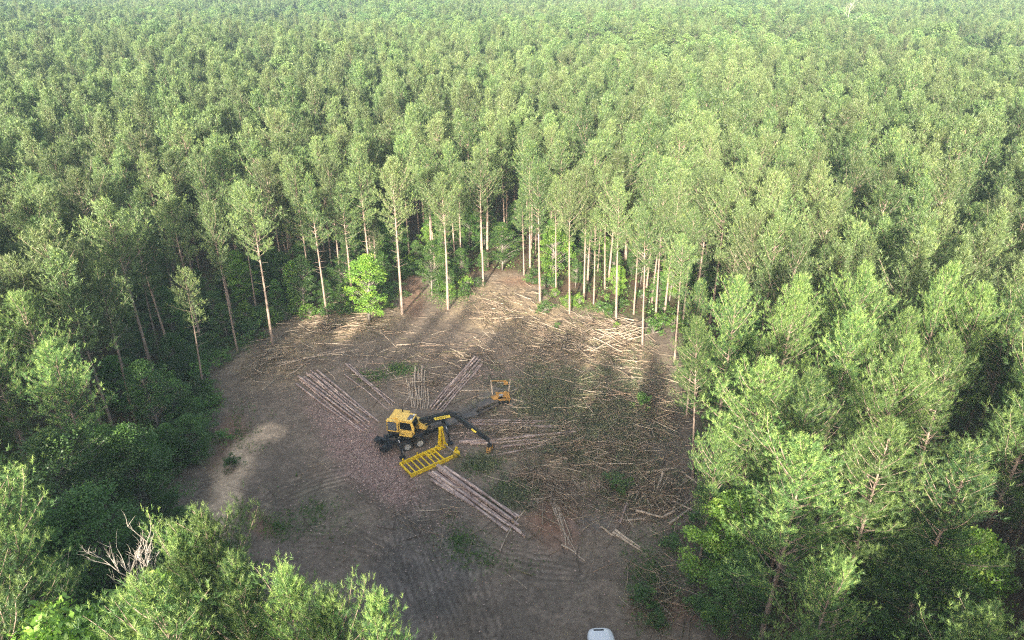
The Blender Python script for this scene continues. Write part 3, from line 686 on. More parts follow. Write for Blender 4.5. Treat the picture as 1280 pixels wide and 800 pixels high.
ci = ng.nodes.new('GeometryNodeCollectionInfo'); ci.inputs['Collection'].default_value = src; ci.inputs['Separate Children'].default_value = True; ci.inputs['Reset Children'].default_value = True
ip = ng.nodes.new('GeometryNodeInstanceOnPoints'); ip.inputs['Pick Instance'].default_value = True
def named(nm, ty_):
    n = ng.nodes.new('GeometryNodeInputNamedAttribute'); n.data_type = ty_; n.inputs['Name'].default_value = nm; return n.outputs['Attribute']
cx = ng.nodes.new('ShaderNodeCombineXYZ'); ng.links.new(named('turn', 'FLOAT'), cx.inputs[2])
ng.links.new(gi.outputs[0], ip.inputs['Points']); ng.links.new(ci.outputs[0], ip.inputs['Instance']); ng.links.new(named('pick', 'INT'), ip.inputs['Instance Index'])
ng.links.new(cx.outputs[0], ip.inputs['Rotation']); ng.links.new(named('size', 'FLOAT'), ip.inputs['Scale']); ng.links.new(ip.outputs[0], go.inputs[0])
md = fo.modifiers.new('plant', 'NODES'); md.node_group = ng

# young broadleaf trees standing under the rim of the stand
random.seed(401); n_y = 0
for i in range(4000):
    x, y = random.uniform(-50, 55), random.uniform(25, 118); u, v, d = P(x, y)
    if not (-40 < u < 1320 and 290 < v < 860): continue
    if inside(np.array([x]), np.array([y]))[0]: continue
    e = float(edge_dist(np.array([x]), np.array([y]))[0])
    if not (1.5 < e < (16 if v < 420 else 9)) or seg_dist(np.array([x]), np.array([y]), tr)[0] < 3: continue
    if min(math.hypot(x - a, y - b_) for a, b_ in yng + taken) < 2.4: continue
    yng.append((x, y)); kd = random.choice([('leafy', 0), ('leafy', 1), ('leafy', 2), ('deep', 0), ('leafy', 1), ('deep', 2), ('bright', 1)]) if v < 430 else random.choice([('deep', 0), ('deep', 1), ('leafy', 2), ('deep', 2)])
    place_tree(kd, 'young_tree', (x, y, gz_at(x, y) - .05), height=random.uniform(3.5, 8.5 if e > 4 else 6), label='young leafy tree growing under the tall pines at the rim of the stand', group='young leafy trees under the pines', cat='young tree', wide=random.uniform(.9, 1.25))
    n_y += 1
    if n_y >= 130: break
# shrubs along the rims
random.seed(90)
def shrub(u, v, s, kind, label, group=None):
    b = G(u, v); b.z = gz_at(b.x, b.y) - 0.05
    return place_tree(('bush', kind), 'shrub', b, height=2.2 * s, label=label, group=group, cat='shrub', wide=random.uniform(.9, 1.25))
SHR = 'low green shrub in the undergrowth along the rim of the clearing'; SHG = 'shrubs along the rims of the clearing'
n_s = 0
for i in range(2600):
    a = random.random(); j = random.randrange(len(CLEAR_PX) - 1); q = Vector(CL[j]).lerp(Vector(CL[j + 1]), a)
    dx, dy = random.gauss(0, 3.5), random.gauss(0, 3.5); x, y = q.x + dx, q.y + dy
    if bool(inside(np.array([x]), np.array([y]))[0]) and random.random() > 0.04: continue
    u, v, d = P(x, y)
    if not (0 < u < 1290 and 300 < v < 830): continue
    if seg_dist(np.array([x]), np.array([y]), tr)[0] < 3: continue
    s = random.uniform(0.35, 1.0) * (1.25 if u < 420 else 0.9)
    b = Vector((x, y, gz_at(x, y) - 0.05))
    kd = random.choice([0, 0, 1] if v < 420 else [0, 2, 2])
    place_tree(('bush', kd), 'shrub', b, height=2.2 * s, label=SHR, group=SHG, cat='shrub', wide=random.uniform(.9, 1.3)); n_s += 1
    if n_s >= 240: break
shrub(1052, 782, 1.3, 0, 'round green shrub standing on bare earth at the bottom right')
shrub(815, 418, 1.0, 2, 'deep green round shrub at the foot of the forward pine by the pole heap')
shrub(800, 760, 0.9, 2, 'dark green shrub right of the white car')

#@@LOGS
# ------------------------------------------------------------------ logs, poles, slash
random.seed(33)
def log_mat():
    m, t, out = new_mat('log_bark')
    tc = N(t, 'ShaderNodeTexCoord'); mp = N(t, 'ShaderNodeMapping'); mp.inputs['Scale'].default_value = (0.35, 1, 1); t.links.new(tc.outputs['Object'], mp.inputs[0])
    oi = N(t, 'ShaderNodeObjectInfo'); ad = t.nodes.new('ShaderNodeVectorMath'); ad.operation = 'ADD'; t.links.new(mp.outputs[0], ad.inputs[0])
    sc = t.nodes.new('ShaderNodeVectorMath'); sc.operation = 'SCALE'; sc.inputs[0].default_value = (31, 17, 5); t.links.new(oi.outputs['Random'], sc.inputs['Scale']); t.links.new(sc.outputs[0], ad.inputs[1])
    a = noise(t, 4.5, 5, ad.outputs[0], 0.7); b = noise(t, 1.6, 4, ad.outputs[0], 0.75)
    c = mixc(t, ramp(t, a, .35, .65), (0.27, 0.195, 0.175), (0.58, 0.44, 0.385))
    c = mixc(t, N_mul(t, ramp(t, b, .52, .58), 0.9), c, (0.80, 0.62, 0.52))
    c = mixc(t, N_mul(t, oi.outputs['Random'], 0.4), c, (0.27, 0.23, 0.22))
    p = N(t, 'ShaderNodeBsdfPrincipled', i_Roughness=.95); p.inputs['Specular IOR Level'].default_value = .1; t.links.new(c, p.inputs['Base Color'])
    bp = N(t, 'ShaderNodeBump', i_Strength=.7, i_Distance=.02); t.links.new(a, bp.inputs['Height']); t.links.new(bp.outputs[0], p.inputs['Normal'])
    t.links.new(p.outputs[0], out.inputs[0]); return m
M_LOG = log_mat(); M_CUT = paint('cut_wood', (0.66, 0.50, 0.34), 0.9, dirt=(0.45, 0.3, 0.2), amount=0.4)
M_POLE = bark_mat('peeled_pole', (0.36, 0.28, 0.21), (0.60, 0.49, 0.38), 3)
def log(a, b, r0, r1, label, group, name='log', mat=None, bend=0.16, cat='log', z0=None, z1=None):
    a, b = Vector(a), Vector(b); d = b - a; L = d.length
    if z0 is None: z0 = gz_at(a.x, a.y) + r0 * 0.9
    if z1 is None: z1 = gz_at(b.x, b.y) + r1 * 1.0
    a.z = z0 + a.z; b.z = z1 + b.z; d = b - a; L = d.length; n = max(4, int(L / 1.2)); rnd = random
    ph, am = rnd.uniform(0, 6.28), rnd.uniform(.3, 1) * bend
    pts = [(L * i / n, am * math.sin(ph + 3 * i / n) * math.sin(math.pi * i / n), am * .4 * math.cos(ph + 4 * i / n) * math.sin(math.pi * i / n)) for i in range(n + 1)]
    rs = [r0 + (r1 - r0) * (i / n) * rnd.uniform(.93, 1.07) for i in range(n + 1)]
    bark = MB(); bark.tube(pts, rs, 9, caps=False)
    for i in range(int(L / 3) if mat is None else 1):     # knots and branch stubs
        f = rnd.uniform(.3, .97); az = rnd.uniform(0, 6.28); q = Vector((L * f, 0, 0)); rr = r0 + (r1 - r0) * f
        o = Vector((0.3, math.cos(az), math.sin(az))); bark.tube([q, q + o * (rr + rnd.uniform(.04, .16))], [.03, .018], 4)
    o = bark.build(name, mat or M_LOG, None, smooth=True)
    o.location = a; o.rotation_mode = 'QUATERNION'; o.rotation_quaternion = Vector((1, 0, 0)).rotation_difference(d.normalized())
    tag(o, label, cat, group)
    cut = MB()
    for (p_, r_, s_) in ((pts[0], rs[0], -1), (pts[-1], rs[-1], 1)):
        cut.tube([(p_[0] - s_ * .01, p_[1], p_[2]), (p_[0] + s_ * .012, p_[1], p_[2])], [r_ * .97, r_ * .93], 9)
    cut.build('cut_end', M_CUT, o)
    return o
def pile(pairs, r, label, group, layers=None, jit=0.0, **kw):
    for i, q in enumerate(pairs):
        (u0, v0), (u1, v1) = q[0], q[1]; lift = q[2] if len(q) > 2 else 0
        a = G(u0 + random.uniform(-jit, jit), v0 + random.uniform(-jit, jit)); b = G(u1 + random.uniform(-jit, jit), v1 + random.uniform(-jit, jit)); a.z = b.z = lift
        rr = r * random.uniform(.85, 1.15); log(a, b, rr, rr * random.uniform(.5, .68), label, group, **kw)
pile([((537, 593), (634, 665)), ((539, 601), (640, 664)), ((545, 592), (643, 660)), ((551, 590), (656, 671)), ((556, 594), (648, 657)), ((560, 591), (650, 648)),
      ((541, 594), (637, 661), .24), ((549, 591), (642, 656), .24), ((556, 587), (645, 650), .24), ((547, 588), (641, 655), .42), ((553, 599), (652, 666))], .17,
     'bark-covered log in the neat pile lying in front of the yellow ladder-like grate', 'logs of the pile in front of the grate', jit=.6)
pile([((371, 480), (451, 539)), ((375, 476), (455, 541)), ((379, 472), (458, 537)), ((384, 468), (461, 534)), ((389, 464), (459, 526)), ((381, 474), (456, 531), .2),
      ((396, 464), (474, 528)), ((374, 472), (449, 531), .2), ((393, 467), (462, 521)), ((388, 471), (461, 530), .2)], .12,
     'thin reddish log in the long bundle left of the loader', 'logs of the bundle left of the loader', jit=1.0)
pile([((432, 456), (491, 507)), ((436, 456), (494, 504)), ((434, 459), (488, 507), .1)], .10, 'slim log of the small set pointing at the back of the loader cab', 'slim logs behind the cab', jit=.5)
log(G(431, 469), G(486, 513), .08, .05, 'crooked pale thin log lying between the left bundle and the slim set behind the cab', None, bend=.3)
pile([((597, 449), (540, 512)), ((601, 450), (545, 514)), ((592, 451), (538, 509)), ((603, 453), (550, 513)), ((596, 452), (543, 511), .22), ((600, 453), (548, 512), .22), ((603, 456), (553, 515)), ((594, 451), (546, 509), .4)], .13,
     'dark log in the steep diagonal bundle behind the boom', 'logs of the diagonal bundle behind the boom', jit=.5)
pile([((508, 474), (517, 511)), ((515, 474), (519, 511)), ((520, 459), (519, 509)), ((523, 463), (522, 511)), ((526, 468), (526, 512)), ((532, 463), (531, 512)), ((529, 474), (529, 511)), ((513, 489), (504, 507)), ((535, 487), (534, 512)),
      ((518, 470), (523, 508), .15), ((511, 480), (515, 511), .1), ((528, 460), (525, 509), .2)], .10, 'pale thin pole standing out in the fan of poles right behind the cab', 'poles of the fan behind the cab', name='pole', mat=M_POLE, bend=.2, jit=.7, cat='pole')
pile([((556, 526), (686, 527)), ((560, 532), (716, 533)), ((553, 530), (668, 531), .18), ((574, 530), (745, 537))], .12, 'log of the long set running right from under the boom', 'long logs right of the loader', jit=.4)
pile([((607, 538), (680, 533)), ((560, 542), (590, 540))], .06, 'pale thin log lying crosswise under the stick of the boom', 'pale thin logs under the boom', name='log', bend=.1)
log(G(574, 554), G(757, 538), .19, .08, 'thick log with cut butt below the grapple, longest of those right of the loader', None, bend=.35)
log(G(588, 556), G(700, 549), .13, .08, 'shorter log lying just below the thick cut butt under the grapple', None)
log(G(627, 560), G(726, 549), .12, .06, 'dark log lowest of the parallel set right of the grapple', None)
log(G(596, 574), G(727, 542), .12, .05, 'bent log running diagonally up from the green weeds below the grapple', None, bend=.5)
pile([((622, 554), (672, 552)), ((640, 545), (716, 545))], .07, 'thin log between the thick cut log and the dark lowest log', 'thin logs right of the grapple')
pile([((627, 495), (668, 478)), ((633, 495), (672, 480)), ((636, 498), (690, 514)), ((634, 503), (664, 524)), ((577, 489), (614, 488)), ((598, 498), (615, 497))], .07, 'thin log sticking out of the yellow delimber', 'logs pulled through the delimber', name='log', mat=M_POLE, bend=.08)
pile([((791, 470), (833, 516)), ((796, 472), (836, 514)), ((800, 474), (831, 507), .12), ((788, 476), (826, 513)), ((803, 478), (842, 512))], .11, 'greyish pole in the leaning set at the right rim beside the lone pine', 'poles at the right rim', name='pole', mat=M_POLE, jit=1.2, cat='pole', bend=.15)
pile([((793, 609), (775, 655))], .12, 'single dark log lying steeply left of the lower right wood heap', None)
pile([((780, 654), (808, 649)), ((800, 641), (828, 609)), ((805, 640), (826, 618)), ((811, 641), (829, 614)), ((790, 640), (812, 625)), ((816, 632), (862, 600)), ((822, 640), (858, 617)), ((830, 648), (868, 622)), ((788, 611), (832, 604)), ((799, 600), (803, 580)),
      ((816, 600), (820, 584)), ((835, 655), (870, 633)), ((797, 632), (816, 611), .15), ((843, 640), (850, 612), .1), ((784, 622), (818, 604), .25), ((808, 596), (846, 588), .2), ((828, 596), (818, 628), .35), ((850, 590), (872, 606)), ((838, 628), (866, 640), .2), ((795, 645), (830, 652), .3)], .12, 'pale broken log in the wood heap at the lower right rim', 'logs of the lower right heap', jit=2, mat=M_POLE, bend=.15)
pile([((766, 667), (802, 690)), ((769, 664), (800, 686)), ((752, 660), (768, 671))], .12, 'short log lying apart below the lower right wood heap', 'short logs apart at lower right', jit=.3, mat=M_POLE)
pile([((686, 617), (712, 680)), ((690, 620), (708, 668)), ((694, 622), (716, 678)), ((684, 612), (706, 672)), ((691, 632), (720, 690)), ((699, 634), (706, 685)), ((688, 602), (698, 650))], .065, 'straw-coloured pole in the narrow fan lying in the middle right of the yard', 'straw-coloured fan of poles', name='pole', mat=M_POLE, jit=1.5, cat='pole', bend=.25)
pile([((326, 464), (470, 425)), ((325, 456), (373, 428)), ((345, 455), (448, 437)), ((360, 470), (405, 441)), ((393, 430), (441, 432)), ((375, 427), (396, 438)), ((432, 440), (415, 452)), ((380, 447), (430, 440))], .07, 'long bleached pole lying across the left far yard', 'bleached poles of the left far yard', name='pole', mat=M_POLE, jit=1, cat='pole', bend=.4)
pile([((476, 417), (497, 436)), ((496, 433), (532, 429)), ((430, 401), (478, 414)), ((532, 430), (556, 432)), ((382, 402), (410, 413)), ((480, 458), (497, 474)), ((405, 462), (422, 478)), ((458, 440), (456, 462))], .06, 'lone bleached pole scattered on the far yard behind the loader', 'scattered poles of the far yard', name='pole', mat=M_POLE, jit=1, cat='pole', bend=.25)
pile([((614, 412), (640, 448)), ((598, 427), (604, 446)), ((590, 420), (622, 440)), ((655, 420), (690, 450)), ((700, 405), (722, 432)), ((668, 408), (640, 425)), ((730, 465), (705, 480)), ((745, 500), (760, 520)), ((640, 398), (610, 406))], .05, 'lone pole on the sunlit straw litter in front of the trail opening', 'poles on the sunlit litter', name='pole', mat=M_POLE, jit=2, cat='pole', bend=.2)
hp = []
for i in range(34):
    u0 = random.uniform(722, 800); v0 = 436 - (u0 - 722) * 0.28 + random.uniform(-9, 12); L = random.uniform(18, 48); an = R(random.choice([random.gauss(-35, 12), random.gauss(-30, 12), random.gauss(30, 25)]))
    hp.append(((u0 - L / 2 * math.cos(an), v0 - L / 2 * math.sin(an) * .6), (u0 + L / 2 * math.cos(an), v0 + L / 2 * math.sin(an) * .6), random.uniform(0, .7)))
pile(hp, .055, 'pale pole in the crossed heap before the trunks at the right far rim', 'poles of the crossed heap', name='pole', mat=M_POLE, cat='pole', bend=.2)
pile([((646, 588), (710, 577)), ((686, 578), (712, 575)), ((720, 590), (780, 572)), ((660, 560), (668, 580)), ((760, 545), (775, 560)), ((700, 590), (720, 605)), ((655, 640), (625, 690)), ((770, 600), (740, 612)), ((700, 683), (730, 700)), ((730, 575), (760, 590))], .075, 'lone weathered pole among the slash in the right middle of the yard', 'scattered poles of the right yard', name='pole', mat=M_POLE, jit=2, cat='pole', bend=.3)

# slash: sticks, chips, green tufts nobody could count
M_STICK = attr_mat('slash_wood'); M_CHIP = attr_mat('bark_flakes')
def sample(blobs, n, g):
    w = np.array([b[6] for b in blobs], float); w /= w.sum(); k = g.choice(len(blobs), n, p=w); b = np.array([x[:6] for x in blobs])[k]
    r = np.minimum(np.abs(g.normal(0, .62, n)), 1.6) ** .9; t = g.uniform(0, 6.283, n); a = r * np.cos(t) * b[:, 2]; c = r * np.sin(t) * b[:, 3]; an = np.radians(b[:, 4])
    u = b[:, 0] + a * np.cos(an) - c * np.sin(an); v = b[:, 1] + a * np.sin(an) + c * np.cos(an)
    aa = (u - 640) / F; bb = (v - 400) / F; dz = sp_ + cp * bb; tt = CAM_H / dz
    return aa * tt, (cp - sp_ * bb) * tt, b[:, 5]
def sticks(n, blobs, seed, lmin, lmax, rr, cols):
    g = np.random.default_rng(seed); x, y, an = sample(blobs, n, g); 
    L = lmin + (lmax - lmin) * g.random(n) ** 2.2; th_ = np.where(an > 900, g.uniform(0, math.pi, n), np.radians(an) + g.normal(0, .35, n))
    th_ = np.where(g.random(n) < .45, g.uniform(0, math.pi, n), th_)
    _, z = ground_fields(x, y); rad = rr * g.uniform(.5, 1.4, n) * (0.6 + L / lmax); tilt = g.normal(0, .05, n)
    d = np.stack([np.cos(th_), np.sin(th_), tilt], 1); sd = np.stack([-np.sin(th_), np.cos(th_), 0 * tilt], 1); c = np.stack([x, y, z + rad + np.abs(tilt) * L / 2 + g.random(n) ** 2 * .6], 1)
    bend = sd * (g.normal(0, .05, n) * L)[:, None]
    V = np.empty((n, 9, 3)); up = np.array([0, 0, 1.])
    for j, (f, rs) in enumerate(((-.5, 1), (0, .8), (.5, .4))):
        m = c + d * (L * f)[:, None] + (bend if j == 1 else 0)
        V[:, j * 3] = m - sd * (rad * rs)[:, None] - up * (rad * rs * .5)[:, None]; V[:, j * 3 + 1] = m + sd * (rad * rs)[:, None] - up * (rad * rs * .5)[:, None]; V[:, j * 3 + 2] = m + up * (rad * rs)[:, None]
    base = np.arange(n)[:, None] * 9
    F_ = []
    for j in (0, 3):
        for k in range(3): a, b = j + k, j + (k + 1) % 3; F_.append(np.stack([base[:, 0] + a, base[:, 0] + b, base[:, 0] + b + 3, base[:, 0] + a + 3], 1))
    cc = np.array(cols)[g.integers(0, len(cols), n)] * g.uniform(.75, 1.2, n)[:, None]
    return V.reshape(-1, 3), np.concatenate(F_), np.repeat(cc, 9, 0)
#  (u, v, ru, rv, pixel tilt, ground angle of sticks, weight)
SB = [(420, 410, 85, 20, -4, 15, 1.6), (345, 448, 55, 28, -18, 35, 1.1), (700, 428, 95, 45, 12, 140, 3.0), (620, 385, 60, 34, 0, 120, 1.2), (765, 425, 45, 28, 15, 140, 1.6), (720, 560, 110, 40, 3, 20, 1.6),
      (740, 500, 100, 50, 5, 999, 2.2), (700, 620, 70, 45, 20, 120, 1.3), (810, 610, 60, 45, 0, 40, 1.8), (560, 445, 190, 22, 0, 0, 1.0), (820, 520, 40, 70, 0, 999, 1.8), (640, 540, 70, 30, 0, 10, 1.2), (760, 560, 90, 70, 0, 999, 3.0),
      (540, 480, 170, 40, 0, 999, 1.0), (560, 640, 250, 110, 0, 999, 0.7), (820, 740, 50, 60, 0, 999, 0.7), (1050, 770, 90, 40, 0, 20, 0.5), (822, 625, 26, 15, 0, 999, 1.6), (758, 414, 26, 11, -10, 140, 1.6), (805, 495, 22, 18, 20, 45, 1.0), (672, 600, 26, 14, 20, 999, .7)]
va, fa, ca_ = sticks(15000, SB, 41, .25, 3.2, .024, [(.50, .39, .28), (.38, .29, .21), (.60, .50, .38), (.26, .19, .14), (.22, .17, .13), (.16, .12, .09), (.44, .31, .22), (.20, .18, .10)])
so_ = link('logging_slash', mesh_np('logging_slash', va, fa, 4, [M_STICK], attr=ca_)); tag(so_, 'pale broken sticks and branches littering the whole clearing floor', 'slash', kind='stuff')
def chips(n, blobs, seed, size, cols, name, label, cat):
    g = np.random.default_rng(seed); x, y, _ = sample(blobs, n, g); _, z = ground_fields(x, y)
    pos = np.stack([x, y, z + .03 + g.random(n) * .04], 1); v = leafquads(pos, size, g, flat=2.0); cc = np.array(cols)[g.integers(0, len(cols), n)] * g.uniform(.75, 1.25, n)[:, None]
    tag(link(name, mesh_np(name, v, np.arange(len(v)), 4, [M_CHIP], attr=np.repeat(cc, 4, 0))), label, cat, kind='stuff')
chips(15000, [(455, 568, 68, 34, 38, 0, 4), (490, 604, 46, 26, 30, 0, 2.5), (415, 525, 60, 20, 35, 0, 1.2), (560, 640, 260, 110, 0, 0, 1.6), (600, 470, 240, 70, 0, 0, 2.6), (760, 600, 110, 70, 0, 0, 1.6), (590, 545, 60, 20, 0, 0, .6)], 51, .15,
      [(.44, .30, .26), (.36, .25, .22), (.58, .44, .36), (.24, .17, .15), (.50, .36, .30)], 'bark_chips', 'pinkish bark flakes strewn over the soil, thickest left of the grate', 'bark litter')
def tufts(n, blobs, seed, tl, tw, nb, mat, name, label, cat, spread=.9, clump=0, rise=.12):
    g = np.random.default_rng(seed)
    if clump:
        cx_, cy_, _ = sample(blobs, n // clump, g); h_ = np.repeat(g.random(len(cx_)) ** 1.5 * rise, clump); s_ = np.repeat(g.uniform(.2, .75, len(cx_)), clump)
        x = np.repeat(cx_, clump) + g.normal(0, 1, len(h_)) * s_; y = np.repeat(cy_, clump) + g.normal(0, 1, len(h_)) * s_; n = len(x)
    else: x, y, _ = sample(blobs, n, g); h_ = np.full(n, .12)
    _, z = ground_fields(x, y); pos = np.stack([x, y, z + .05 + g.random(n) * h_], 1)
    d = g.normal(size=(n, 3)); d[:, 2] = np.abs(d[:, 2]) * .8 + .3; d /= np.linalg.norm(d, axis=1)[:, None]
    v = blades(pos, d, tl * g.uniform(.6, 1.3, n), tw, nb, g, spread=spread); t = np.repeat(g.random(n), nb * 3)
    tag(link(name, mesh_np(name, v, np.arange(len(v)), 3, [mat], attr=np.stack([t, (t > .85) * 1.0, t * 0], 1))), label, cat, kind='stuff')
tufts(20000, [(755, 540, 80, 60, 5, 0, 3.2), (700, 497, 80, 38, 5, 0, 4.2), (790, 490, 45, 60, 0, 0, 1.6), (640, 617, 28, 16, 0, 0, .5), (600, 578, 38, 12, 0, 0, .5), (720, 560, 80, 30, 0, 0, .8), (800, 610, 60, 50, 0, 0, .7)], 61, .30, .035, 7, M_SLASHG, 'pine_slash', 'cut green pine tops and needles spread over the middle right of the yard', 'green slash', clump=22, rise=.6)
tufts(7000, [(503, 463, 24, 7, 0, 0, .9), (573, 675, 36, 24, 25, 0, .7), (350, 660, 34, 18, 0, 0, .6), (610, 700, 45, 12, 10, 0, .4), (640, 615, 24, 14, 0, 0, .6), (815, 725, 30, 48, 0, 0, 1.6), (465, 470, 26, 9, 0, 0, .4), (300, 432, 34, 12, -20, 0, .9),
             (560, 372, 36, 10, 0, 0, .8), (400, 640, 55, 30, 20, 0, .5), (740, 385, 60, 12, 10, 0, .7), (300, 540, 25, 60, 10, 0, .5), (600, 582, 20, 10, 0, 0, .4)], 63, .16, .04, 7, M_LEAF, 'grass', 'patchy weeds and grass sprouting on the yard', 'grass', clump=9, rise=.3)
# undergrowth on the wooded floor
g = np.random.default_rng(71); ux = g.uniform(-60, 60, 5200); uy = g.uniform(18, 135, 5200); k = ~inside(ux, uy) & (fbm(ux, uy, 7, 81) > .42); ux, uy = ux[k], uy[k]
uz = terrain(ux, uy); ps = []
for j in range(26): ps.append(np.stack([ux + g.normal(0, .45, len(ux)), uy + g.normal(0, .45, len(ux)), uz + g.random(len(ux)) ** 1.5 * 1.3], 1))
ps = np.concatenate(ps); v = leafquads(ps, .24, g); tt = np.repeat(g.random(len(ps)), 4)
tag(link('undergrowth', mesh_np('undergrowth', v, np.arange(len(v)), 4, [M_LEAF], attr=np.stack([tt, (tt > .9) * 1., tt * 0], 1))), 'leafy green ground cover beneath the pines', 'undergrowth', kind='stuff')

#@@MACHINES
# ------------------------------------------------------------------ machines
M_YEL = paint('cab_yellow', (0.95, 0.62, 0.14), .45, amount=.42); M_YEL_RACK = paint('rack_yellow', (0.88, 0.62, 0.02), .5, dirt=(.3, .19, .06), amount=.5)
M_BLACK = paint('black_steel', (0.022, 0.025, 0.032), .4, dirt=(.09, .08, .07), amount=.45); M_GREYM = paint('muddy_grey_steel', (0.10, 0.09, 0.085), .7, dirt=(.24, .18, .13), amount=.95, scale=1.2)
M_GLASS = paint('dark_glass', (0.015, 0.018, 0.02), .08, amount=.05); M_RUB = paint('tyre_rubber', (0.05, 0.048, 0.046), .9, dirt=(.2, .17, .14), amount=.8)
M_RIM = paint('rim_silver', (0.62, 0.62, 0.60), .45, .2, amount=.3); M_SILV = paint('cylinder_chrome', (0.6, 0.6, 0.62), .25, .7, amount=.2); M_LETTER = paint('black_lettering', (0.02, .02, .02), .6, amount=0)
M_ORANGE = paint('rusty_orange', (0.42, 0.23, 0.06), .7, dirt=(.20, .12, .07), amount=.9); M_GRILLE = paint('radiator_screen', (0.13, 0.14, 0.16), .6, amount=.3); M_LABEL = paint('decal_yellow', (0.9, 0.72, 0.10), .5, amount=.1)
M_WHITE = paint('white_car_paint', (0.9, 0.91, 0.92), .2, amount=.04); M_DARKW = paint('windscreen', (0.02, .025, .03), .05, amount=0.02)
M_LAMP = paint('lamp_glass', (0.7, .72, .75), .1, amount=0); M_RED = paint('red_lamp', (.5, .02, .02), .2, amount=0)
def text(body, size, mat, parent, M, depth=.004):
    cu = bpy.data.curves.new('lettering', 'FONT'); cu.body = body; cu.size = size; cu.extrude = depth; cu.align_x = 'CENTER'; cu.align_y = 'CENTER'
    o = bpy.data.objects.new('tmp', cu); COL.objects.link(o); dg = bpy.context.evaluated_depsgraph_get(); me = bpy.data.meshes.new_from_object(o.evaluated_get(dg))
    bpy.data.objects.remove(o); me.transform(M); me.materials.clear(); me.materials.append(mat); return link('lettering', me, parent)
def frame(x, y, z, o): return Matrix((( x[0], y[0], z[0], o[0]), (x[1], y[1], z[1], o[1]), (x[2], y[2], z[2], o[2]), (0, 0, 0, 1)))

# loader: trailer along local +x (direction of the tongue at the right)
LO = G(519, 551.5); TR_A = R(27); UP_A = R(-14)
def wheel(M, Rw, w, parent, name='wheel'):
    b = MB(); b.lathe([(-w / 2, Rw * .62), (-w / 2, Rw * .93), (-w * .38, Rw), (w * .38, Rw), (w / 2, Rw * .93), (w / 2, Rw * .62)], M, 30)
    for k in range(26):
        t = 2 * math.pi * k / 26; b.box(M @ Vector((0, Rw * math.cos(t) * 1.0, Rw * math.sin(t) * 1.0)), (w * .8, .05, .03), (M.to_3x3() @ Matrix.Rotation(t, 3, 'X')))
    o = b.build(name, M_RUB, parent)
    c = MB(); c.lathe([(-w * .52, Rw * .60), (-w * .30, Rw * .52), (-w * .30, Rw * .28), (-w * .5, Rw * .22), (w * .5, Rw * .22), (w * .30, Rw * .28), (w * .30, Rw * .52), (w * .52, Rw * .60)], M, 24)
    c.build('rim', M_RIM, o)
    return o
r = empty('log_loader', (LO.x, LO.y, 0)); r.rotation_euler = (0, 0, TR_A)
tag(r, 'yellow and black knuckleboom log loader on a twin-axle trailer, boom reaching right', 'log loader')
b = MB()
for s in (-1, 1):
    b.beam((-2.7, s * .5, 1.02), (3.4, s * .5, 1.02), .16, .34)
for x_ in (-2.6, -1.4, 0, 1.4, 2.6, 3.4): b.beam((x_, -.5, 1.0), (x_, .5, 1.0), .14, .24)
b.box((0.1, 0, 1.24), (3.0, 1.7, .08), bev=.02); b.box((-2.75, 0, .9), (.2, 2.2, .3), bev=.03)
b.beam((-1.2, -.95, .52), (-1.2, .95, .52), .12, .12); b.beam((.1, -.95, .52), (.1, .95, .52), .12, .12)
b.build('trailer_frame', M_BLACK, r)
b = MB()
for s in (-1, 1): b.beam((3.4, s * .42, 1.0), (5.0, s * .36, 1.2), .13, .22); b.beam((5.0, s * .36, 1.2), (6.6, s * .3, 1.15), .13, .2)
b.box((5.9, 0, 1.3), (1.6, .8, .07), bev=.02); b.box((4.2, 0, 1.15), (1.5, .7, .06), Matrix.Rotation(-.12, 3, 'Y'), .02); b.build('gooseneck', M_GREYM, r)
for x_ in (-1.2, .1):
    for s in (-1, 1): wheel(Matrix.Translation((x_, s * 1.02, .52)) @ Matrix.Rotation(R(90), 4, 'Z'), .53, .46, r)
for x_, s in ((-2.0, -1), (-2.0, 1), (2.9, -1), (2.9, 1)):           # stabiliser legs
    b = MB(); b.beam((x_, s * .5, 1.15), (x_, s * 1.75, 1.0), .2, .2); b.beam((x_, s * 1.7, 1.25), (x_, s * 1.95, .12), .14, .14); b.box((x_, s * 1.97, .09), (.55, .5, .07), bev=.02)
    o = b.build('stabiliser', M_BLACK, r); c = MB(); c.tube([(x_ + .13, s * .8, 1.3), (x_ + .13, s * 1.75, .45)], .045, 8); c.build('ram', M_SILV, o)
b = MB()                                                              # clutter at the rear of the trailer: reels, pump, rams
rr = random.Random(4)
for i in range(11): b.box((-3.2 + rr.uniform(-.5, .5), rr.uniform(-1.1, .9), .55 + rr.uniform(-.15, .5)), (rr.uniform(.2, .7), rr.uniform(.2, .7), rr.uniform(.15, .45)), Matrix.Rotation(rr.uniform(0, 3), 3, 'Z'), .03)
for i in range(9):
    q = Vector((-2.9 + rr.uniform(-.5, .5), rr.uniform(-1, 1), .9)); b.tube([q, q + Vector((rr.uniform(-.5, .2), rr.uniform(-.4, .4), .5)), q + Vector((rr.uniform(-.7, 0), rr.uniform(-.6, .6), -.6))], .035, 6)
b.build('rear_attachment', M_BLACK, r)
b = MB()
for i in range(5): b.tube([(.9 + .1 * i, -.5, 1.35), (1.3 + .1 * i, -.8, 1.6 - .05 * i), (2.0, -.6 + .1 * i, 1.4), (2.8, -.4, 1.35)], .03, 6)
b.box((2.2, 0, 1.35), (1.2, .8, .35), bev=.04); b.build('hydraulic_block', M_GREYM, r)
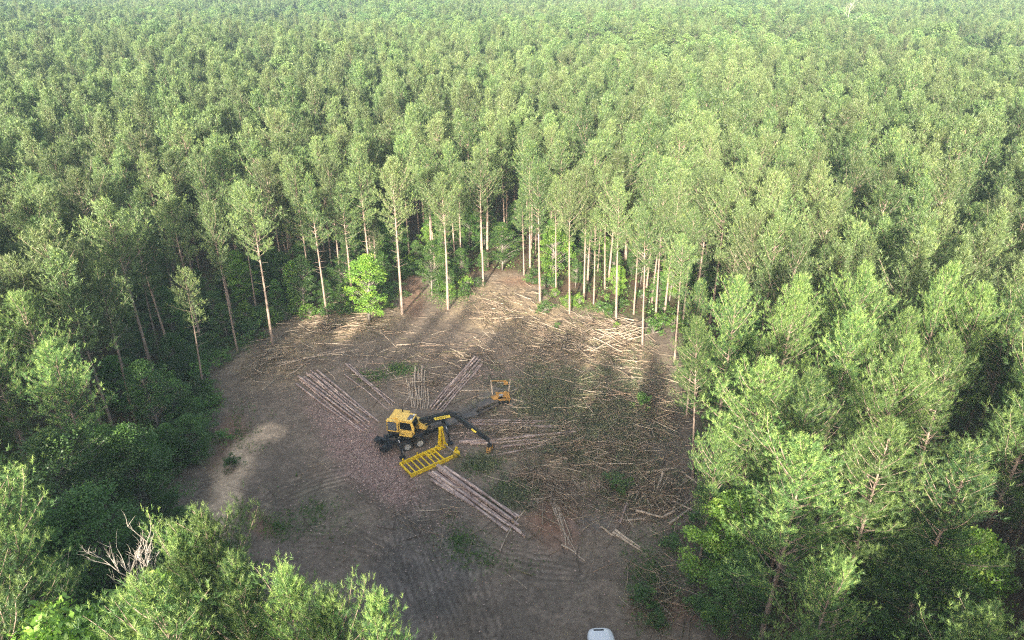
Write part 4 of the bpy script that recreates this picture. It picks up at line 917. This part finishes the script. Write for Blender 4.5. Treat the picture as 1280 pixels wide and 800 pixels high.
# turntable and upper structure, turned towards the log it lifts
t_ = empty('upper_structure', (-.35, .1, 0)); t_.parent = r; t_.rotation_euler = (0, 0, UP_A - TR_A)
me_ = MB(); me_.lathe([(0, .75), (.22, .75), (.22, .62), (.38, .62)], Matrix.Translation((0, 0, 1.26)) @ Matrix.Rotation(R(-90), 4, 'Y'), 28); me_.box((-.1, -.1, 1.72), (3.5, 2.4, .16), bev=.03)
base = me_.build('turntable', M_BLACK, t_)
b = MB(); b.box((-1.15, .15, 2.35), (1.6, 1.9, 1.1), bev=.06); b.box((-1.15, .15, 2.93), (1.3, 1.5, .1), bev=.04); b.box((-.8, .3, 3.02), (.3, .3, .12), bev=.03)
hood = b.build('engine_hood', M_YEL, t_)
b = MB(); b.tube([(-.9, .5, 2.9), (-.9, .5, 3.35), (-1.0, .5, 3.45)], .06, 8); b.build('exhaust', M_BLACK, hood)
# radiator housing with screen facing the camera side
b = MB(); b.box((-1.35, -.98, 2.42), (1.25, .42, 1.25), bev=.04); rad = b.build('radiator_housing', M_YEL, t_)
b = MB(); b.box((-1.36, -1.195, 2.44), (.92, .03, .95))
for i in range(9): b.box((-1.36, -1.215, 2.04 + .1 * i), (.9, .02, .02))
b.build('grille', M_GRILLE, rad)
# cab
CX, CY, W2, D2 = 0.12, -.78, .72, .62
cprof = [(-.72, 1.62), (.55, 1.62), (.86, 2.05), (.86, 2.7), (.66, 3.42), (-.72, 3.42)]
b = MB(); b.prism([(CX + a, z_) for a, z_ in cprof], CY - D2, CY + D2); b.box((CX - .03, CY, 3.46), (1.5, 1.36, .1), bev=.04); b.box((CX - .95, CY + .3, 3.1), (.5, .9, .5), bev=.05)
cab = b.build('cab', M_YEL, t_)
b = MB()
for a_, c_ in (((-1.9, -1.18, 1.85), (-1.9, -1.18, 2.85)), ((-1.9, -1.18, 2.85), (-.85, -1.18, 3.0)), ((CX - .66, CY - D2 - .1, 1.9), (CX - .66, CY - D2 - .1, 3.1)), ((CX + .75, CY - D2 - .1, 1.7), (CX + .75, CY - D2 - .1, 2.3)), ((CX + .9, CY - .6, 1.7), (1.9, CY - .4, 1.7))): b.tube([a_, c_], .03, 6)
for i in range(3): b.box((CX + .2, CY - D2 - .16, 1.62 - .3 * i), (.5, .2, .04))
b.build('handrail', M_BLACK, t_)
b = MB(); b.box((CX + .55, CY - .35, 3.58), (.14, .14, .12), bev=.02); b.box((CX + .55, CY + .35, 3.58), (.14, .14, .12), bev=.02); b.build('work_lamp', M_LAMP, cab)
def pane(parent, vs, name='window', mat=None):
    b = MB(); vs = [Vector(v) for v in vs]; n = (vs[1] - vs[0]).cross(vs[2] - vs[1]).normalized() * .012
    k = len(vs); b.add([v + n for v in vs] + [v - n for v in vs], [tuple(range(k)), tuple(range(2 * k - 1, k - 1, -1))] + [((i + 1) % k, i, i + k, (i + 1) % k + k) for i in range(k)]); return b.build(name, mat or M_GLASS, parent)
ys_ = CY - D2 - .004
pane(cab, [(CX - .56, ys_, 2.42), (CX + .62, ys_, 2.42), (CX + .60, ys_, 2.75), (CX + .48, ys_, 3.22), (CX - .56, ys_, 3.22)])
pane(cab, [(CX + .868, CY - .5, 2.1), (CX + .868, CY + .5, 2.1), (CX + .868, CY + .5, 2.66), (CX + .868, CY - .5, 2.66)], 'windscreen')
pane(cab, [(CX + .862, CY - .5, 2.74), (CX + .862, CY + .5, 2.74), (CX + .69, CY + .5, 3.36), (CX + .69, CY - .5, 3.36)], 'windscreen')
pane(cab, [(CX + .12, CY - .42, 3.518), (CX + .60, CY - .42, 3.518), (CX + .60, CY + .42, 3.518), (CX + .12, CY + .42, 3.518)], 'roof_hatch', M_GRILLE)
text('TIGERCAT', .16, M_LETTER, cab, frame((1, 0, 0), (0, 0, 1), (0, -1, 0), (CX - .25, ys_ - .005, 1.86)))
b = MB(); b.prism([(-.3, 1.7), (1.65, 1.7), (1.65, 1.95), (.9, 2.6), (-.3, 2.9)], -.1, .62); b.build('boom_mount', M_YEL, t_)
# boom
J0, J1, J2 = Vector((.95, .28, 2.45)), Vector((4.55, .28, 3.85)), Vector((7.9, .28, 1.35))
def arm(a, c, h0, hm, h1, w):
    b = MB(); d = (c - a); L = d.length; x = d.normalized(); y = Vector((0, 1, 0)); z = x.cross(y)
    M = frame(x, y, z, a); prof = [(0, -h0 / 2), (L * .45, -hm * .62), (L, -h1 / 2), (L, h1 / 2), (L * .45, hm * .38), (0, h0 / 2)]
    b.prism(prof, -w / 2, w / 2, M); return b, M, L
b, MBm, Lb = arm(J0, J1, .5, .62, .42, .34); boom = b.build('main_boom', M_BLACK, t_)
b = MB(); b.box(MBm @ Vector((Lb * .66, -.178, 0)), (1.75, .014, .3), MBm.to_3x3()); dec = b.build('decal', M_LABEL, boom)
text('TIGERCAT', .30, M_LETTER, dec, MBm @ Matrix.Translation((Lb * .66, -.189, 0)) @ Matrix.Rotation(R(90), 4, 'X'))
b = MB(); b.tube([(1.3, .28, 1.9), J0.lerp(J1, .45) + Vector((0, 0, -.3))], .09, 10); ra = b.build('ram', M_BLACK, boom); b = MB(); b.tube([(1.9, .28, 2.13), J0.lerp(J1, .5) + Vector((0, 0, -.3))], .05, 8); b.build('piston_rod', M_SILV, ra)
b, MS, Ls = arm(J1 + Vector((-.25, 0, .08)), J2, .40, .42, .22, .26); st_ = b.build('stick', M_BLACK, t_)
b = MB(); b.box(MS @ Vector((Ls * .60, -.137, -.03)), (.55, .014, .2), MS.to_3x3()); dec = b.build('decal', M_LABEL, st_)
b = MB(); b.tube([J1 + Vector((-1.3, 0, -.02)), J1 + Vector((.5, 0, .22))], .08, 8); b.lathe([(-.24, .2), (.24, .2)], Matrix.Translation(J1) @ Matrix.Rotation(R(90), 4, 'Z'), 16); b.build('ram', M_BLACK, st_)
b = MB()
for s in (-.07, .07): b.tube([J0 + Vector((.3, s, .3)), J0.lerp(J1, .5) + Vector((0, s, .42)), J1 + Vector((-.2, s, .38)), J1 + Vector((.5, s, .2)), J1.lerp(J2, .5) + Vector((.1, s, .28)), J2 + Vector((.1, s, .12))], .028, 6)
b.build('hose', M_BLACK, boom)
# grapple
b = MB(); b.tube([J2, J2 + Vector((.05, 0, -.35))], .07, 8); b.lathe([(-.12, .17), (.12, .17)], Matrix.Translation(J2 + Vector((.05, 0, -.42))) @ Matrix.Rotation(R(90), 4, 'Y'), 14); b.box(J2 + Vector((.05, 0, -.56)), (.4, .5, .16), bev=.03)
gr = b.build('grapple', M_BLACK, t_)
for s in (-1, 1):
    b = MB(); q = J2 + Vector((.05, 0, -.58)); pts = [q + Vector((0, s * .15, 0)), q + Vector((0, s * .48, -.22)), q + Vector((0, s * .46, -.52)), q + Vector((0, s * .16, -.68))]
    for o_ in (-.14, .14): b.tube([p + Vector((o_, 0, 0)) for p in pts], [.07, .08, .07, .04], 6)
    b.beam(pts[1] + Vector((-.14, 0, 0)), pts[1] + Vector((.14, 0, 0)), .1, .1); b.beam(pts[2] + Vector((-.14, 0, 0)), pts[2] + Vector((.14, 0, 0)), .1, .1)
    b.build('claw', M_ORANGE, gr)

# delimber: yellow cage with stakes and knives beyond the trailer tongue
p = G(626, 502); r = empty('delimber', (p.x, p.y, 0)); r.rotation_euler = (0, 0, R(8))
tag(r, 'rusty yellow delimber cage with upright stakes behind the end of the trailer', 'delimber')
b = MB(); b.beam((-.95, .35, .5), (.95, .35, .5), .14, .2); b.beam((-.95, -.4, .5), (.95, -.4, .5), .14, .2); b.beam((-.95, -.4, .5), (-.95, .35, .5), .14, .2); b.beam((.95, -.4, .5), (.95, .35, .5), .14, .2); b.box((-.62, -.3, .75), (.55, .35, .5), bev=.05); b.box((.72, -.2, .85), (.35, .5, .7), bev=.05); b.beam((-.85, -.4, .1), (-.85, -.4, .9), .12, .12); b.beam((.85, -.4, .1), (.85, -.4, .9), .12, .12); b.build('base_frame', M_ORANGE, r)
b = MB(); b.prism([(-.55, .7), (-.2, .7), (-.25, 1.35), (-.6, 1.5)], -.3, -.2); b.prism([(.2, .7), (.55, .7), (.6, 1.5), (.25, 1.35)], -.3, -.2); b.lathe([(-.4, .16), (.4, .16)], Matrix.Translation((0, .15, .95)), 12); b.build('knife', M_ORANGE, r)
b = MB(); b.box((0, .1, .85), (.9, .6, .25), bev=.04); b.build('roller_block', M_SILV, r)
for x_, tp_ in ((-.85, -1.0), (.85, 1.1)):
    b = MB(); b.beam((x_, .35, .6), (tp_, .45, 2.5), .12, .12); b.build('stake', M_POLE, r)
b = MB(); b.beam((-1.0, .45, 2.45), (.65, .42, 2.3), .08, .1); b.box((.6, .4, 2.1), (.45, .3, .35), bev=.04); b.build('top_bar', M_ORANGE, r)
b = MB(); b.box((0, -.1, .18), (1.6, .9, .36), bev=.02); b.build('skid', M_BLACK, r)
# hitch carriage between tongue and delimber
q0 = G(590, 520); q1 = G(622, 505)
b = MB(); d_ = (q1 - q0); b.beam((q0.x, q0.y, .55), (q1.x, q1.y, .45), .35, .3, .03); 
b.beam((q0.x + .3, q0.y - .7, .5), (q1.x + .1, q1.y - .6, .4), .16, .2, .02); b.box(((q0.x + q1.x) / 2, (q0.y + q1.y) / 2 + .2, .72), (2.0, .9, .1), Matrix.Rotation(math.atan2(d_.y, d_.x), 3, 'Z'), .02)
b.box((q0.x + .9, q0.y + .2, .95), (.45, .4, .4), Matrix.Rotation(.5, 3, 'Z'), .05); b.box((q0.x + .9, q0.y + .2, .25), (.3, .3, .5))
b.box((q1.x - .5, q1.y - .35, .2), (.3, .3, .4))
o = b.build('drawbar', M_GREYM); tag(o, 'muddy dark steel drawbar between the trailer end and the yellow delimber', 'drawbar')

# yellow ladder-like grate with upright tower
A = G(514, 597); Bp = G(571, 571); C_ = G(502, 582); ex = (Bp - A).normalized(); ey = Vector((-ex.y, ex.x, 0)); Lg = (Bp - A).length; Wg = abs((C_ - A).dot(ey))
r = empty('delimbing_grate', (A.x, A.y, 0)); r.rotation_euler = (0, 0, math.atan2(ex.y, ex.x))
tag(r, 'bright yellow steel ladder-like delimbing grate with upright tower, lying by the log pile', 'delimbing grate')
Hh = .34; b = MB()
b.beam((0, 0, Hh), (Lg, 0, Hh), .12, .16); b.beam((0, Wg, Hh), (Lg * .9, Wg, Hh), .12, .16); b.beam((0, 0, Hh), (0, Wg, Hh), .15, .2); b.beam((Lg * .72, 0, Hh), (Lg * .72, Wg, Hh), .12, .16)
b.beam((0, 0, .08), (Lg, 0, .08), .14, .14); b.beam((0, Wg, .08), (Lg * .9, Wg, .08), .14, .14); b.build('rail', M_YEL_RACK, r)
for i in range(6):
    x_ = Lg * (.1 + .105 * i); b = MB(); b.beam((x_, 0.06, Hh + .03), (x_, Wg - .06, Hh + .03), .11, .10); b.build('rung', M_YEL_RACK, r)
b = MB()
for x_, y_ in ((.35, Wg), (1.9, Wg), (0, 0), (Lg * .72, 0), (0.9, Wg), (2.5, Wg)): b.beam((x_, y_, 0), (x_, y_, .72 if y_ > 0 and x_ in (.35, 1.9) else .5), .1, .1)
b.beam((Lg * .55, Wg * .4, Hh + .1), (Lg * .55, Wg * .9, Hh + .1), .1, .1); b.beam((Lg * .5, Wg * .65, Hh + .12), (Lg * .7, Wg * .65, Hh + .12), .1, .1); b.build('bracket', M_YEL_RACK, r)
xt = Lg * .92; b = MB()
b.prism([(xt - .45, .15), (xt + .45, .15), (xt + .16, 2.35), (xt - .16, 2.35)], Wg - .12, Wg + .06); b.beam((xt - .32, Wg - .3, .15), (xt - .1, Wg - .12, 2.1), .1, .12); b.beam((xt + .42, Wg + .25, .1), (xt + .14, Wg, 2.1), .1, .12)
b.box((xt, Wg - .02, 2.35), (.42, .3, .2), bev=.03); b.box((xt, Wg, .2), (1.1, .6, .3), bev=.03); b.build('tower', M_YEL_RACK, r)
b = MB(); b.box((xt, Wg - .14, 1.3), (.1, .03, 1.7)); b.build('slot', M_ORANGE, r)
b = MB(); b.box((Lg + .02, .02, .35), (.5, .42, .55), bev=.04); b.beam((Lg - .1, .1, .7), (Lg + .15, .1, 1.05), .12, .2); b.build('end_bracket', M_YEL_RACK, r)
b = MB(); b.tube([(Lg - .05, .3, .45), (xt + .2, Wg - .2, .45)], .06, 8); b.build('ram', M_SILV, r)

# white car at the bottom edge, nose away from the camera
p = G(749, 786, .85); r = empty('parked_car', (p.x + .1, p.y - 2.2, 0)); r.rotation_euler = (0, 0, R(90 + 2))
tag(r, 'white car whose rounded bonnet just shows at the bottom edge', 'car')
def loft(secs, name, mat, parent, n=None):
    vs = []; k = len(secs[0])
    for s_ in secs: vs += s_
    fs = [tuple(range(k - 1, -1, -1)), tuple(range((len(secs) - 1) * k, len(secs) * k))]
    for i in range(len(secs) - 1):
        for j in range(k): fs.append((i * k + j, i * k + (j + 1) % k, (i + 1) * k + (j + 1) % k, (i + 1) * k + j))
    b = MB(); b.add(vs, fs); return b.build(name, mat, parent, smooth=True)
def sec(x_, w, zb, zt, sh=.12):      # rounded body section, w = half width
    return [(x_, -w, zb), (x_, -w * 1.0, zt * .55), (x_, -w * .98, zt - sh * 1.3), (x_, -w * .86, zt - sh * .35), (x_, -w * .45, zt), (x_, w * .45, zt), (x_, w * .86, zt - sh * .35), (x_, w * .98, zt - sh * 1.3), (x_, w, zt * .55), (x_, w, zb)]
body = loft([sec(-2.35, .72, .42, .86), sec(-2.2, .86, .30, .98), sec(-1.6, .93, .26, 1.03), sec(0, .95, .26, 1.03), sec(.9, .95, .26, 1.03), sec(1.5, .93, .26, .98), sec(1.85, .90, .28, .94), sec(2.1, .82, .30, .90), sec(2.25, .70, .34, .85), sec(2.34, .54, .40, .78), sec(2.40, .32, .48, .68)], 'body', M_WHITE, r)
def sec2(x_, w, zb, zt): return [(x_, -w, zb), (x_, -w * .96, (zb + zt) / 2), (x_, -w * .84, zt - .03), (x_, -w * .4, zt), (x_, w * .4, zt), (x_, w * .84, zt - .03), (x_, w * .96, (zb + zt) / 2), (x_, w, zb)]
loft([sec2(-2.0, .78, .98, 1.03), sec2(-1.5, .80, .98, 1.42), sec2(-.3, .80, .98, 1.5), sec2(.25, .78, .98, 1.44), sec2(1.08, .82, .95, 1.02)], 'cabin_glass', M_DARKW, r)
loft([sec2(-1.55, .69, 1.40, 1.46), sec2(-.9, .72, 1.42, 1.52), sec2(-.2, .72, 1.42, 1.53), sec2(.32, .68, 1.40, 1.47)], 'roof', M_WHITE, r)
b = MB(); b.box((2.06, .08, .905), (.13, .72, .05), Matrix.Rotation(.14, 3, 'Y'), bev=.015); b.build('bonnet_slot', M_BLACK, r)
for s in (-1, 1):
    b = MB(); b.box((2.06, s * .62, .70), (.3, .32, .12), Matrix.Rotation(-s * .5, 3, 'Z'), .04); b.build('headlight', M_LAMP, r)
    b = MB(); b.box((-2.27, s * .66, .82), (.1, .3, .15), bev=.03); b.build('tail_light', M_RED, r)
    b = MB(); b.box((.75, s * 1.03, 1.05), (.14, .22, .14), bev=.04); b.build('mirror', M_WHITE, r)
    b = MB(); b.beam((1.25, s * .74, 1.03), (.38, s * .70, 1.45), .06, .05); b.build('windscreen_pillar', M_WHITE, r)
    for x_ in (1.42, -1.42): wheel(Matrix.Translation((x_, s * .84, .33)) @ Matrix.Rotation(R(90), 4, 'Z'), .34, .22, r)

#@@HAZE
m, t, out = new_mat('air'); v_ = N(t, 'ShaderNodeVolumePrincipled'); v_.inputs['Density'].default_value = 0.00021; v_.inputs['Color'].default_value = (0.55, 0.80, 1.0, 1); v_.inputs['Anisotropy'].default_value = 0.0
t.links.new(v_.outputs[0], out.inputs['Volume'])
b = MB(); b.box((0, 1100, 18), (4900, 5200, 58)); o = b.build('haze', m); tag(o, kind='stuff'); o['label'] = 'thin pale blue haze in the air over the forest'
